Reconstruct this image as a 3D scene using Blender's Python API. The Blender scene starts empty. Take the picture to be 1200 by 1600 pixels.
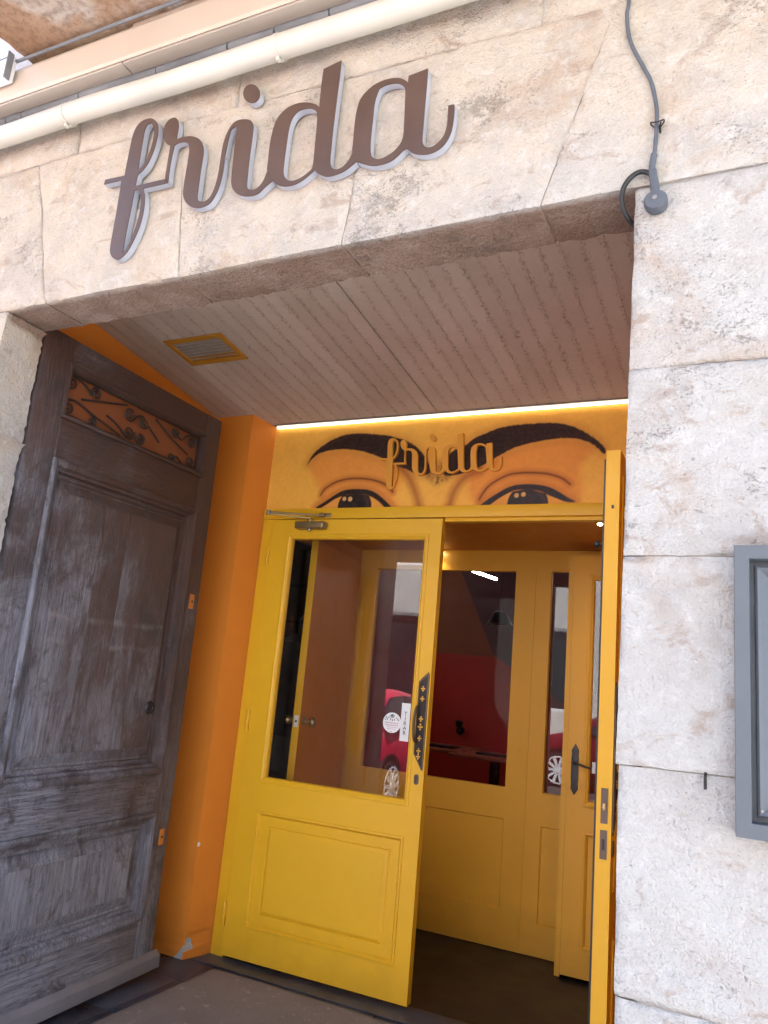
import bpy, bmesh, math, random
import numpy as np
from mathutils import Vector, Matrix, noise as mnoise
random.seed(7)
rad = math.radians
sc = bpy.context.scene
COL = sc.collection

# ---------------------------------------------------------------- camera, world, sun, exposure
cam = bpy.data.cameras.new('camera')
co = bpy.data.objects.new('camera', cam)
COL.objects.link(co)
R = ((0.896, 0.436, 0.088), (-0.015, 0.229, -0.973), (-0.445, 0.870, 0.211))
R = ((0.895624, 0.435981, 0.088194), (-0.015421, 0.228587, -0.973401), (-0.444544, 0.870442, 0.211451))
xa, ya, za = Vector(R[0]), -Vector(R[1]), -Vector(R[2])
co.matrix_world = Matrix(((xa.x, ya.x, za.x, 0.0), (xa.y, ya.y, za.y, -1.65), (xa.z, ya.z, za.z, 1.35), (0, 0, 0, 1)))
cam.sensor_fit = 'HORIZONTAL'
cam.sensor_width = 36.0
cam.lens = 36.0 * 1221.27 / 1200.0
cam.clip_start = 0.05
cam.clip_end = 500.0
sc.camera = co

SUN_EL, SUN_AZ = rad(64), rad(20)          # azimuth measured from +Y (behind the building) towards +X
w = bpy.data.worlds.new('World')
sc.world = w
w.use_nodes = True
wn = w.node_tree
bg = wn.nodes['Background']
sky = wn.nodes.new('ShaderNodeTexSky')
sky.sky_type = 'NISHITA'
sky.sun_disc = False
sky.sun_elevation = SUN_EL
sky.sun_rotation = SUN_AZ
wn.links.new(sky.outputs['Color'], bg.inputs['Color'])
bg.inputs['Strength'].default_value = 0.09
sl = bpy.data.lights.new('sun', 'SUN')
sl.energy = 5.0
sl.angle = rad(0.53)
sl.color = (1.0, 0.97, 0.92)
so = bpy.data.objects.new('sun', sl)
COL.objects.link(so)
sd = Vector((math.cos(SUN_EL) * math.sin(SUN_AZ), math.cos(SUN_EL) * math.cos(SUN_AZ), math.sin(SUN_EL)))
so.rotation_euler = (-sd).to_track_quat('-Z', 'Y').to_euler()
so.location = sd * 30
sc.view_settings.view_transform = 'Standard'
sc.view_settings.look = 'None'
sc.view_settings.gamma = 1.0
sc.view_settings.use_curve_mapping = False
sc.view_settings.exposure = 3.0

# ---------------------------------------------------------------- materials
class NT:
    def __init__(s, name):
        s.m = bpy.data.materials.new(name); s.m.use_nodes = True
        s.t = s.m.node_tree; s.n = s.t.nodes; s.b = s.n['Principled BSDF']
        s.tc = s.n.new('ShaderNodeTexCoord'); s.ov = None
    def per_object(s, k):
        oi = s.n.new('ShaderNodeObjectInfo'); m = s.n.new('ShaderNodeVectorMath'); m.operation = 'MULTIPLY_ADD'
        s.link(oi.outputs['Random'], m.inputs[0]); m.inputs[1].default_value = (k, k * .7, k * 1.3); s.link(s.tc.outputs['Object'], m.inputs[2]); s.ov = m.outputs[0]
    def base(s, src='Object'): return s.ov if s.ov is not None and src == 'Object' else s.tc.outputs[src]
    def link(s, a, b): s.t.links.new(a, b)
    def mapping(s, scale=(1, 1, 1), src='Object', rot=(0, 0, 0)):
        mp = s.n.new('ShaderNodeMapping'); mp.inputs['Scale'].default_value = scale; mp.inputs['Rotation'].default_value = rot
        s.link(s.base(src), mp.inputs['Vector']); return mp.outputs[0]
    def noise(s, scale, detail=4, rough=.55, vec=None, dist=0.0):
        n = s.n.new('ShaderNodeTexNoise'); n.inputs['Scale'].default_value = scale; n.inputs['Detail'].default_value = detail
        n.inputs['Roughness'].default_value = rough; n.inputs['Distortion'].default_value = dist
        s.link(vec if vec is not None else s.base(), n.inputs['Vector']); return n.outputs['Fac']
    def vor(s, scale, vec=None, feat='F1'):
        n = s.n.new('ShaderNodeTexVoronoi'); n.inputs['Scale'].default_value = scale; n.feature = feat
        s.link(vec if vec is not None else s.base(), n.inputs['Vector']); return n.outputs['Distance']
    def ramp(s, fac, stops, interp='LINEAR'):
        r = s.n.new('ShaderNodeValToRGB'); e = r.color_ramp.elements; r.color_ramp.interpolation = interp
        while len(e) < len(stops): e.new(0.5)
        for i, (p, c) in enumerate(stops):
            e[i].position = p
            e[i].color = (*c, 1) if isinstance(c, (tuple, list)) else (c, c, c, 1)
        s.link(fac, r.inputs[0]); return r.outputs[0]
    def mix(s, fac, a, b, mode='MIX'):
        n = s.n.new('ShaderNodeMix'); n.data_type = 'RGBA'; n.blend_type = mode
        for k, v in ((0, fac), (6, a), (7, b)):
            if isinstance(v, (int, float)): n.inputs[k].default_value = v
            elif isinstance(v, (tuple, list)): n.inputs[k].default_value = (*v, 1)
            else: s.link(v, n.inputs[k])
        return n.outputs[2]
    def math(s, op, a, b=0.0, clamp=False):
        n = s.n.new('ShaderNodeMath'); n.operation = op; n.use_clamp = clamp
        for k, v in ((0, a), (1, b)):
            if isinstance(v, (int, float)): n.inputs[k].default_value = v
            else: s.link(v, n.inputs[k])
        return n.outputs[0]
    def xyz(s, src='Object'):
        n = s.n.new('ShaderNodeSeparateXYZ'); s.link(s.tc.outputs[src], n.inputs[0]); return n.outputs
    def bump(s, h, strength=.3, dist=.01, prev=None):
        n = s.n.new('ShaderNodeBump'); n.inputs['Strength'].default_value = strength; n.inputs['Distance'].default_value = dist
        s.link(h, n.inputs['Height'])
        if prev is not None: s.link(prev, n.inputs['Normal'])
        return n.outputs[0]
    def out(s, color=None, rough=None, metal=None, normal=None, spec=None):
        for k, v in (('Base Color', color), ('Roughness', rough), ('Metallic', metal), ('Specular IOR Level', spec)):
            if v is None: continue
            if isinstance(v, (int, float)): s.b.inputs[k].default_value = v
            elif isinstance(v, (tuple, list)): s.b.inputs[k].default_value = (*v, 1)
            else: s.link(v, s.b.inputs[k])
        if normal is not None: s.link(normal, s.b.inputs['Normal'])
        return s.m

def mat_plain(name, c, rough=.5, metal=0.0, var=.12, bump=.05, scale=30, spec=.5):
    t = NT(name)
    f = t.noise(scale * .15, 5)
    col = t.mix(t.ramp(f, [(.3, 0.0), (.75, 1.0)]), tuple(x * (1 - var) for x in c), tuple(min(1, x * (1 + var)) for x in c))
    h = t.noise(scale, 3)
    r = t.ramp(t.noise(scale * .4, 4), [(.3, max(0, rough - .08)), (.7, min(1, rough + .1))])
    return t.out(col, r, metal, t.bump(h, bump, .004), spec)

def mat_stone():
    t = NT('limestone')
    t.per_object(19.0)
    oi = t.n.new('ShaderNodeObjectInfo')
    big = t.noise(1.7, 5, .6)
    med = t.noise(9, 6, .65)
    fine = t.noise(70, 4, .6)
    z = t.xyz()
    col = t.mix(t.ramp(big, [(.32, 0.0), (.7, 1.0)]), (.445, .435, .42), (.50, .492, .48))
    # warm reflected light painted into the lintel's colour, stronger upwards and leftwards
    zz = t.math('MULTIPLY', t.math('ADD', t.math('SUBTRACT', z[2], 2.25), t.math('MULTIPLY', t.math('SUBTRACT', med, .5), .9)), 1.0)
    xx = t.math('MULTIPLY', t.math('ADD', z[0], .9), -.20)
    wf = t.math('ADD', zz, xx)
    col = t.mix(t.ramp(wf, [(.02, 0.0), (.42, .75), (1.0, 1.0)]), col, (.54, .455, .36))
    col = t.mix(t.ramp(oi.outputs['Random'], [(0, 0.0), (1, .22)]), col, (.40, .365, .33))
    # rusty ochre stains
    st = t.noise(3.1, 6, .7, dist=.6)
    col = t.mix(t.ramp(st, [(.53, 0.0), (.68, .58)]), col, (.38, .26, .165))
    st2 = t.noise(7.3, 6, .7, t.mapping((1, 1, 1.8)), 1.0)
    col = t.mix(t.ramp(st2, [(.565, 0.0), (.66, .6)]), col, (.30, .215, .155))
    # grey lichen blotches and speckle
    gr = t.noise(5.3, 7, .72, vec=t.mapping((1, 1, 1.3)), dist=.3)
    col = t.mix(t.ramp(gr, [(.51, 0.0), (.67, .48)]), col, (.33, .31, .292))
    col = t.mix(t.ramp(med, [(.35, .30), (.55, 0.0)]), col, (.36, .31, .27))
    grain = t.noise(140, 4, .7)
    col = t.mix(t.ramp(grain, [(.35, .24), (.47, 0.0)]), col, (.37, .335, .305))
    col = t.mix(t.ramp(t.noise(26, 5, .7), [(.52, 0.0), (.68, .4)]), col, (.60, .59, .58))
    # browner colour on the lintel stones behind their front face
    rear_mask = t.math('MULTIPLY', t.ramp(t.math('ADD', z[1], t.math('MULTIPLY', t.math('SUBTRACT', fine, .5), .02)), [(.006, 0.0), (.030, 1.0)]), t.ramp(t.math('MULTIPLY', z[2], .2), [(.492, 0.0), (.496, 1.0)]))
    rear_col = t.ramp(t.noise(6, 6, .7), [(.3, (.21, .135, .098)), (.55, (.31, .225, .175)), (.75, (.40, .32, .27))])
    rear_col = t.mix(t.ramp(grain, [(.36, .5), (.52, 0.0)]), rear_col, (.12, .08, .06))
    col = t.mix(rear_mask, col, rear_col)
    # pits
    pn1 = t.noise(52, 5, .75, t.mapping((1, 1, 1.5)), .8)
    pn2 = t.noise(150, 3, .7, t.mapping((1, 1, 1.2)), .4)
    dens = t.math('MULTIPLY', t.ramp(t.noise(5, 6, .75), [(.46, 0.0), (.66, .17)]), t.ramp(oi.outputs['Random'], [(0, .35), (1, 1.25)]))
    pm = t.ramp(t.math('SUBTRACT', pn1, dens), [(.255, 1.0), (.32, 0.0)])
    pm2 = t.ramp(t.math('SUBTRACT', pn2, t.math('MULTIPLY', dens, .95)), [(.245, 1.0), (.315, 0.0)])
    pm = t.math('MAXIMUM', t.math('MULTIPLY', pm, .8), t.math('MULTIPLY', pm2, .9))
    col = t.mix(t.math('MULTIPLY', pm, .6), col, (.17, .145, .125))
    hs = t.math('ADD', t.math('MULTIPLY', fine, .7), t.math('MULTIPLY', med, .9))
    n1 = t.bump(hs, .8, .012)
    n2 = t.bump(t.math('MULTIPLY', pm, -1.0), .6, .006, n1)
    n3 = t.bump(t.math('ADD', grain, t.noise(260, 2, .5)), .55, .004, n2)
    return t.out(col, .9, 0.0, n3, .2)

def mat_balcony():
    t = NT('balcony_stone')
    a = t.noise(1.9, 4, .6, dist=.4)
    col = t.ramp(a, [(.38, (.32, .19, .11)), (.50, (.40, .27, .18)), (.56, (.50, .44, .38)), (.7, (.42, .30, .21))])
    col = t.mix(t.ramp(t.noise(40, 4), [(.35, .5), (.55, 0.0)]), col, (.16, .09, .06))
    return t.out(col, .9, 0, t.bump(t.noise(45, 6, .7), .7, .012), .2)

def mat_oldwood(name, horiz, scrape=False):
    t = NT(name)
    t.per_object(11.0)
    v = t.mapping((16, 16, .8) if not horiz else (.8, 16, 16))
    g = t.noise(5, 8, .70, v, .5)
    g2 = t.noise(20, 6, .65, v, .3)
    z = t.xyz()
    wz = t.math('ADD', t.math('MULTIPLY', z[2], -.34), t.math('MULTIPLY', z[0], -.40))
    patchy = t.noise(2.6, 6, .7, t.mapping((1.6, 1.6, .8)), .4)
    wf = t.math('ADD', wz, t.math('MULTIPLY', patchy, 1.15))
    wm = t.ramp(wf, [(.10, 0.0), (.50, 1.0)])
    wm2 = t.ramp(wf, [(.26, 0.0), (.66, 1.0)])
    brown = t.ramp(g, [(.3, (.034, .015, .012)), (.55, (.080, .036, .026)), (.8, (.13, .075, .060))])
    grey = t.ramp(g, [(.26, (.045, .036, .041)), (.44, (.098, .082, .090)), (.60, (.145, .125, .136)), (.78, (.25, .225, .245))])
    pale = t.ramp(g, [(.26, (.070, .070, .098)), (.44, (.175, .180, .225)), (.58, (.265, .272, .325)), (.78, (.40, .41, .47))])
    col = t.mix(wm, brown, grey)
    col = t.mix(wm2, col, pale)  # weathered grey turns paler, with blue sky sheen painted in low down
    col = t.mix(t.ramp(g2, [(.34, .9), (.45, 0.0)]), col, (.020, .016, .018))
    pz = t.noise(4.2, 7, .75, t.mapping((1, 1, .8)), .6)
    col = t.mix(t.ramp(pz, [(.52, 0.0), (.62, .75)]), col, (.042, .028, .027))
    fl = t.noise(30, 5, .75, t.mapping((1, 1, .45) if not horiz else (.45, 1, 1)), .5)
    col = t.mix(t.math('MULTIPLY', t.ramp(fl, [(.60, 0.0), (.66, .6)]), wm), col, (.24, .23, .255))
    if scrape:
        wv = t.math('MULTIPLY', t.math('SUBTRACT', t.noise(5, 4, .6), .5), .06)
        gate = t.ramp(t.noise(3.3, 4, .6, t.mapping((1, 1, .4))), [(.46, 0.0), (.58, 1.0)])
        rag = t.math('MULTIPLY', t.math('SUBTRACT', t.noise(60, 4, .7), .5), .03)
        for h0 in (1.50, 1.40, .96):
            dz = t.math('ABSOLUTE', t.math('SUBTRACT', t.math('ADD', z[2], t.math('ADD', wv, rag)), h0))
            col = t.mix(t.math('MULTIPLY', t.math('MULTIPLY', t.ramp(dz, [(.003, 1.0), (.016, 0.0)]), gate), .7), col, (.22, .20, .21))
    h = t.math('ADD', t.math('MULTIPLY', g, .8), t.math('MULTIPLY', g2, .8))
    n = t.bump(h, .9, .010)
    n = t.bump(t.math('ADD', t.noise(60, 4), t.math('MULTIPLY', fl, 1.2)), .4, .004, n)
    return t.out(col, t.ramp(g, [(.3, .42), (.7, .65)]), 0, n, .5)

def mat_board():
    t = NT('ceiling_board')
    p = t.xyz()
    t.per_object(7.0)
    ax = t.math('MULTIPLY', t.math('ABSOLUTE', p[0]), 28.6)          # 1 at the board's edges
    wob = t.math('ADD', ax, t.math('MULTIPLY', t.math('SUBTRACT', t.noise(14, 4, .6), .5), .9))
    edge = t.ramp(wob, [(.50, 0.0), (1.0, 1.0)])
    sp = t.noise(95, 4, .75, t.mapping((1.3, .7, 1)))
    s1 = t.math('MULTIPLY', t.ramp(sp, [(.38, 1.0), (.46, 0.0)]), t.math('ADD', t.math('MULTIPLY', edge, .95), .10))
    oi = t.n.new('ShaderNodeObjectInfo')
    base = t.mix(oi.outputs['Random'], (.50, .405, .335), (.56, .46, .385))
    base = t.mix(t.math('MULTIPLY', edge, .16), base, (.38, .29, .23))
    base = t.mix(t.ramp(t.noise(3, 4), [(.35, .25), (.6, 0.0)]), base, (.28, .19, .13))
    col = t.mix(t.math('MULTIPLY', s1, .62), base, (.13, .085, .06))
    return t.out(col, .75, 0, t.bump(t.math('MULTIPLY', s1, -1.0), .5, .003), .25)

def mat_paint(name, c, rough=.42, wear=(.3, .2, .05), dirt=0.15, streak=False):
    t = NT(name)
    f = t.noise(1.6, 4, .6)
    col = t.mix(t.ramp(f, [(.3, 0.0), (.7, 1.0)]), tuple(x * .93 for x in c), c)
    d = t.noise(11, 7, .75)
    col = t.mix(t.ramp(d, [(.60, 0.0), (.78, dirt)]), col, wear)
    z = t.xyz()
    low = t.math('MULTIPLY', t.ramp(t.math('ADD', z[2], t.math('MULTIPLY', t.noise(9, 5), .25)), [(.12, 1.0), (.38, 0.0)]), .35)
    col = t.mix(low, col, tuple(x * .55 for x in wear))
    sc1 = t.noise(34, 5, .75, t.mapping((1, 1, .25)), .6)
    col = t.mix(t.ramp(sc1, [(.66, 0.0), (.72, dirt * 1.6)]), col, tuple(x * .7 for x in wear))
    n = t.bump(t.noise(38, 4, .6, t.mapping((1, 1, .2))), .22, .004)
    n = t.bump(t.noise(220, 2), .06, .002, n)
    return t.out(col, t.ramp(t.noise(12, 4), [(.3, rough - .06), (.7, rough + .1)]), 0, n, .4)

def mat_glass(name, tint=(1, 1, 1), f0=.05):
    m = bpy.data.materials.new(name); m.use_nodes = True
    nt = m.node_tree; n = nt.nodes; n.remove(n['Principled BSDF']); o = n['Material Output']
    lw = n.new('ShaderNodeLayerWeight'); lw.inputs['Blend'].default_value = .5
    pw = n.new('ShaderNodeMath'); pw.operation = 'POWER'; pw.inputs[1].default_value = 5
    mu = n.new('ShaderNodeMath'); mu.operation = 'MULTIPLY_ADD'; mu.inputs[1].default_value = 1 - f0; mu.inputs[2].default_value = f0
    tr = n.new('ShaderNodeBsdfTransparent'); tr.inputs[0].default_value = (*tint, 1)
    gl = n.new('ShaderNodeBsdfGlossy'); gl.inputs['Roughness'].default_value = .0
    mx = n.new('ShaderNodeMixShader'); L = nt.links.new
    L(lw.outputs['Facing'], pw.inputs[0]); L(pw.outputs[0], mu.inputs[0]); L(mu.outputs[0], mx.inputs[0])
    L(tr.outputs[0], mx.inputs[1]); L(gl.outputs[0], mx.inputs[2]); L(mx.outputs[0], o.inputs[0])
    return m

def mat_emit(name, c, s):
    t = NT(name); t.b.inputs['Emission Color'].default_value = (*c, 1); t.b.inputs['Emission Strength'].default_value = s
    return t.out((.8, .8, .8), .5)

def mat_attr(name, rough=.5):
    t = NT(name)
    a = t.n.new('ShaderNodeAttribute'); a.attribute_name = 'print'
    c = t.mix(t.ramp(t.noise(60, 4), [(.4, .08), (.6, 0.0)]), a.outputs['Color'], (.3, .12, .03))
    return t.out(c, rough, 0, t.bump(t.noise(180, 2), .05, .002), .3)

def mat_floor(name, a, b, scale, rough, bump=.3):
    t = NT(name)
    f = t.noise(scale, 7, .65)
    col = t.mix(t.ramp(f, [(.35, 0.0), (.7, 1.0)]), a, b)
    col = t.mix(t.ramp(t.noise(scale * 9, 4), [(.62, 0.0), (.72, .35)]), col, tuple(min(1, x * 2.2) for x in b))
    return t.out(col, t.ramp(f, [(.3, rough), (.7, min(1, rough + .2))]), 0, t.bump(t.noise(scale * 25, 4), bump, .005), .35)

M = {}
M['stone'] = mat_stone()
M['balcony'] = mat_balcony()
M['mortar'] = mat_floor('mortar', (.36, .33, .30), (.46, .43, .40), 14, .9)
M['wood_v'] = mat_oldwood('weathered_wood_vertical', False)
M['kick'] = mat_plain('grey_kick_board', (.165, .165, .19), .55, 0, .22, .25, 26)
M['wood_p'] = mat_oldwood('weathered_wood_panel', False, True)
M['wood_h'] = mat_oldwood('weathered_wood_horizontal', True)
M['iron'] = mat_plain('rusty_iron', (.045, .036, .034), .6, .5, .3, .3, 60)
M['board'] = mat_board()
M['yellow'] = mat_paint('yellow_paint', (.79, .44, .020), .38, (.42, .22, .02), .25)
M['orange'] = mat_paint('orange_paint', (.68, .225, .024), .6, (.40, .11, .02), .2)
M['ochre'] = mat_paint('ochre_paint', (.74, .365, .028), .45, (.35, .16, .02), .2)
M['brownpaint'] = mat_paint('brown_orange_paint', (.60, .22, .032), .5, (.22, .09, .03), .2)
M['ventpaint'] = mat_paint('amber_paint', (.60, .27, .02), .5, (.3, .14, .03), .3)
M['print'] = mat_attr('mural_print')
M['lettertan'] = mat_paint('letter_orange', (.80, .36, .045), .5, (.5, .2, .03), .1)
M['signface'] = mat_plain('brown_metal', (.082, .045, .032), .38, .0, .12, .04, 40, .5)
M['signside'] = mat_plain('pale_acrylic', (.40, .42, .48), .45, 0, .06, .02, 40)
M['pvc'] = mat_plain('cream_pvc', (.56, .53, .46), .42, 0, .10, .05, 25)
M['cassette'] = mat_plain('beige_metal', (.56, .46, .37), .42, 0, .05, .03, 20)
M['cassette2'] = mat_plain('beige_metal_shaded', (.43, .37, .31), .45, 0, .06, .03, 20)  # darker copy of the casing beige: underside shade put into the colour
M['conduit'] = mat_plain('grey_conduit', (.17, .175, .185), .6, 0, .35, .2, 30)
M['white'] = mat_plain('white_paint', (.74, .76, .78), .5, 0, .05, .03, 20)
M['black'] = mat_plain('black_metal', (.018, .018, .02), .4, .2, .2, .1, 60)
M['cable'] = mat_plain('grey_rubber', (.085, .095, .115), .5, 0, .2, .1, 80)
M['menu'] = mat_plain('grey_lacquer', (.088, .100, .120), .4, 0, .05, .03, 30)
M['menupanel'] = mat_plain('slate_panel', (.055, .063, .075), .75, 0, .08, .03, 30)
M['brass'] = mat_plain('dull_brass', (.40, .29, .14), .35, .85, .2, .1, 60)
M['bronze'] = mat_plain('dark_bronze', (.13, .088, .055), .42, .5, .4, .3, 90)
M['gold'] = mat_plain('gold_enamel', (.62, .34, .05), .4, .4, .2, .1, 60)
M['steel'] = mat_plain('worn_steel', (.30, .27, .25), .4, .8, .2, .1, 60)
M['louvre'] = mat_plain('grey_louvre', (.30, .28, .25), .5, 0, .2, .1, 60)
M['lockplate'] = mat_plain('brown_lock_plate', (.12, .085, .07), .45, .5, .25, .1, 60)
M['copper'] = mat_plain('orange_plate', (.58, .21, .045), .5, .2, .2, .1, 60)
M['closer'] = mat_plain('bronze_closer', (.30, .22, .11), .35, .7, .1, .05, 40)
M['glass'] = mat_glass('window_glass', (.97, .975, .97), .05)
M['glassdark'] = mat_glass('smoked_glass', (.97, .95, .95), .005)
M['led'] = mat_emit('led_strip', (1.0, .88, .66), .62)
M['tube'] = mat_emit('tube_lamp', (1.0, .93, .84), 8.0)
M['warmlamp'] = mat_emit('warm_lamp', (1.0, .75, .45), 4.0)
M['vest_floor'] = mat_floor('dark_floor', (.012, .010, .010), (.026, .021, .020), 4, .35, .1)
M['slate'] = mat_floor('slate_threshold', (.028, .031, .046), (.085, .09, .112), 6, .25, .35)
M['mat'] = mat_floor('doormat', (.19, .16, .145), (.25, .215, .195), 3, .95, .9)
M['redwall'] = mat_plain('red_wall', (.45, .024, .014), .5, 0, .1, .05, 20)
M['brownwall'] = mat_plain('brown_wall', (.26, .075, .028), .6, 0, .1, .05, 20)
M['purple'] = mat_plain('purple_wall', (.07, .02, .03), .6, 0, .1, .05, 20)
M['tabletop'] = mat_plain('table_wood', (.33, .09, .045), .3, 0, .2, .05, 20)
M['darkroom'] = mat_plain('dark_room', (.05, .042, .04), .7, 0, .2, .1, 10)
M['greycloth'] = mat_plain('grey_cloth', (.09, .085, .085), .8, 0, .3, .3, 40)
M['paper'] = mat_plain('white_label', (.78, .77, .80), .6, 0, .03, .02, 40)
M['ink'] = mat_plain('dark_ink', (.05, .045, .055), .6, 0, .05, .02, 40)
M['inkred'] = mat_plain('faded_red_ink', (.55, .28, .30), .6, 0, .05, .02, 40)
M['plaster'] = mat_floor('bare_plaster', (.30, .29, .28), (.42, .41, .39), 20, .9, .5)
M['pavement'] = mat_floor('pavement_stone', (.47, .45, .43), (.58, .56, .535), 2, .85)
M['road'] = mat_floor('asphalt', (.045, .044, .043), (.06, .058, .056), 3, .9)
M['carpaint'] = mat_plain('red_car_paint', (.68, .035, .085), .22, 0, .03, .0, 20)
M['carpaint2'] = mat_plain('maroon_car_paint', (.16, .012, .02), .22, 0, .03, .0, 20)
M['carglass'] = mat_plain('car_glass', (.02, .028, .035), .06, 0, .05, .0, 20)
M['tyre'] = mat_plain('tyre_rubber', (.02, .02, .02), .8, 0, .2, .1, 60)
M['alloy'] = mat_plain('alloy', (.85, .86, .88), .3, .15, .05, .02, 60)
M['leaf'] = mat_plain('foliage', (.05, .085, .03), .6, 0, .4, .1, 40)
M['grillshade'] = mat_paint('grille_shade_brown', (.20, .062, .022), .6, (.10, .04, .02), .2)
M['bark'] = mat_plain('bark', (.10, .07, .05), .9, 0, .3, .6, 40)

# ---------------------------------------------------------------- mesh helpers
class MB:
    def __init__(s): s.v = []; s.f = []; s.sm = False
    def add(s, vs, fs):
        o = len(s.v); s.v += [tuple(map(float, p)) for p in vs]; s.f += [tuple(i + o for i in f) for f in fs]; return s
    def box(s, x0, x1, y0, y1, z0, z1):
        vs = [(x, y, z) for x in (x0, x1) for y in (y0, y1) for z in (z0, z1)]
        return s.add(vs, [(0, 1, 3, 2), (4, 6, 7, 5), (0, 4, 5, 1), (2, 3, 7, 6), (0, 2, 6, 4), (1, 5, 7, 3)])
    def prism(s, poly, y0, y1):               # polygon in (x, z), extruded in y
        n = len(poly)
        vs = [(x, y0, z) for x, z in poly] + [(x, y1, z) for x, z in poly]
        return s.add(vs, [tuple(range(n)), tuple(range(2 * n - 1, n - 1, -1))] + [(i, (i + 1) % n, (i + 1) % n + n, i + n) for i in range(n)])
    def loops(s, rect, prof, cap=True, back=None):   # mitred rectangular moulding: prof = [(inset, y), ...]
        x0, x1, z0, z1 = rect
        vs = []; fs = []
        for d, y in prof:
            vs += [(x0 + d, y, z0 + d), (x1 - d, y, z0 + d), (x1 - d, y, z1 - d), (x0 + d, y, z1 - d)]
        for k in range(len(prof) - 1):
            for i in range(4):
                j = (i + 1) % 4
                fs.append((4 * k + i, 4 * k + j, 4 * k + 4 + j, 4 * k + 4 + i))
        if cap: k = 4 * (len(prof) - 1); fs.append((k, k + 1, k + 2, k + 3))
        return s.add(vs, fs)
    def tube(s, pts, r, n=8, closed=False, cap=True):
        pts = [Vector(p) for p in pts]; N = len(pts)
        rs = r if isinstance(r, (list, tuple)) else [r] * N
        vs = []; fs = []; up = None
        for i, p in enumerate(pts):
            a = pts[(i - 1) % N] if closed or i > 0 else p
            b = pts[(i + 1) % N] if closed or i < N - 1 else p
            d = (b - a).normalized()
            if up is None:
                up = Vector((0, 0, 1)) if abs(d.z) < .9 else Vector((1, 0, 0))
            u = (up - d * up.dot(d)).normalized(); up = u; w_ = d.cross(u)
            for k in range(n):
                t = 2 * math.pi * k / n
                vs.append(p + (u * math.cos(t) + w_ * math.sin(t)) * rs[i])
        for i in range(N if closed else N - 1):
            j = (i + 1) % N
            for k in range(n):
                l = (k + 1) % n
                fs.append((i * n + k, i * n + l, j * n + l, j * n + k))
        if cap and not closed:
            fs.append(tuple(range(n - 1, -1, -1))); fs.append(tuple((N - 1) * n + k for k in range(n)))
        s.sm = True
        return s.add(vs, fs)
    def lathe(s, prof, c, axis='y', n=24, cap=True):     # prof = [(radius, along), ...]
        vs = []; fs = []
        for r, a in prof:
            for k in range(n):
                t = 2 * math.pi * k / n; x, y = r * math.cos(t), r * math.sin(t)
                p = {'y': (x, a, y), 'x': (a, x, y), 'z': (x, y, a)}[axis]
                vs.append((c[0] + p[0], c[1] + p[1], c[2] + p[2]))
        for i in range(len(prof) - 1):
            for k in range(n):
                l = (k + 1) % n
                fs.append((i * n + k, i * n + l, i * n + n + l, i * n + n + k))
        if cap: fs.append(tuple(range(n - 1, -1, -1))); fs.append(tuple((len(prof) - 1) * n + k for k in range(n)))
        s.sm = True
        return s.add(vs, fs)
    def map(s, fn): s.v = [tuple(fn(*p)) for p in s.v]; return s
    def build(s, name, mat, parent=None, bevel=0.0, smooth=None, seg=2, recalc=True):
        me = bpy.data.meshes.new(name)
        bm = bmesh.new()
        vv = [bm.verts.new(p) for p in s.v]
        for f in s.f:
            try: bm.faces.new([vv[i] for i in f])
            except ValueError: pass
        if recalc: bmesh.ops.recalc_face_normals(bm, faces=bm.faces)
        if bevel > 0:
            es = [e for e in bm.edges if len(e.link_faces) == 2 and e.calc_face_angle(0) > rad(30)]
            bmesh.ops.bevel(bm, geom=es, offset=bevel, segments=seg, profile=.6, affect='EDGES', clamp_overlap=True)
        bm.to_mesh(me); bm.free()
        me.materials.append(mat)
        if smooth if smooth is not None else (s.sm or bevel > 0):
            me.shade_smooth()
            me.set_sharp_from_angle(angle=rad(38))
        o = bpy.data.objects.new(name, me); COL.objects.link(o)
        if parent is not None: o.parent = parent
        return o

def B(*a): return MB().box(*a)
def tag(o, label, cat, group=None):
    o['label'] = label; o['category'] = cat
    if group: o['group'] = group
    return o
def thing(name, label, cat, loc=(0, 0, 0), rot=0.0, group=None):
    o = bpy.data.objects.new(name, None); COL.objects.link(o); o.empty_display_size = .1
    o.location = loc; o.rotation_euler = (0, 0, rot)
    return tag(o, label, cat, group)
def struct(o): o['kind'] = 'structure'; return o
def copy_tree(o, parent=None):
    c = o.copy(); COL.objects.link(c)
    if parent is not None: c.parent = parent
    for ch in [x for x in bpy.data.objects if x.parent == o]: copy_tree(ch, c)
    return c
def smooth_line(pts, k=6, closed=False):
    P = [Vector(p) for p in pts]; N = len(P); out = []
    for i in range(N if closed else N - 1):
        p0 = P[i - 1] if closed or i > 0 else P[i]; p1 = P[i]; p2 = P[(i + 1) % N]
        p3 = P[(i + 2) % N] if closed or i + 2 < N else p2
        for j in range(k):
            t = j / k
            out.append(.5 * ((2 * p1) + (p2 - p0) * t + (2 * p0 - 5 * p1 + 4 * p2 - p3) * t * t + (3 * p1 - p0 - 3 * p2 + p3) * t ** 3))
    if not closed: out.append(P[-1])
    return out

# ================================================================ the setting
fac = thing('stone_facade', 'pale limestone shop front of large rough blocks round the wide doorway', 'building')

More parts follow.
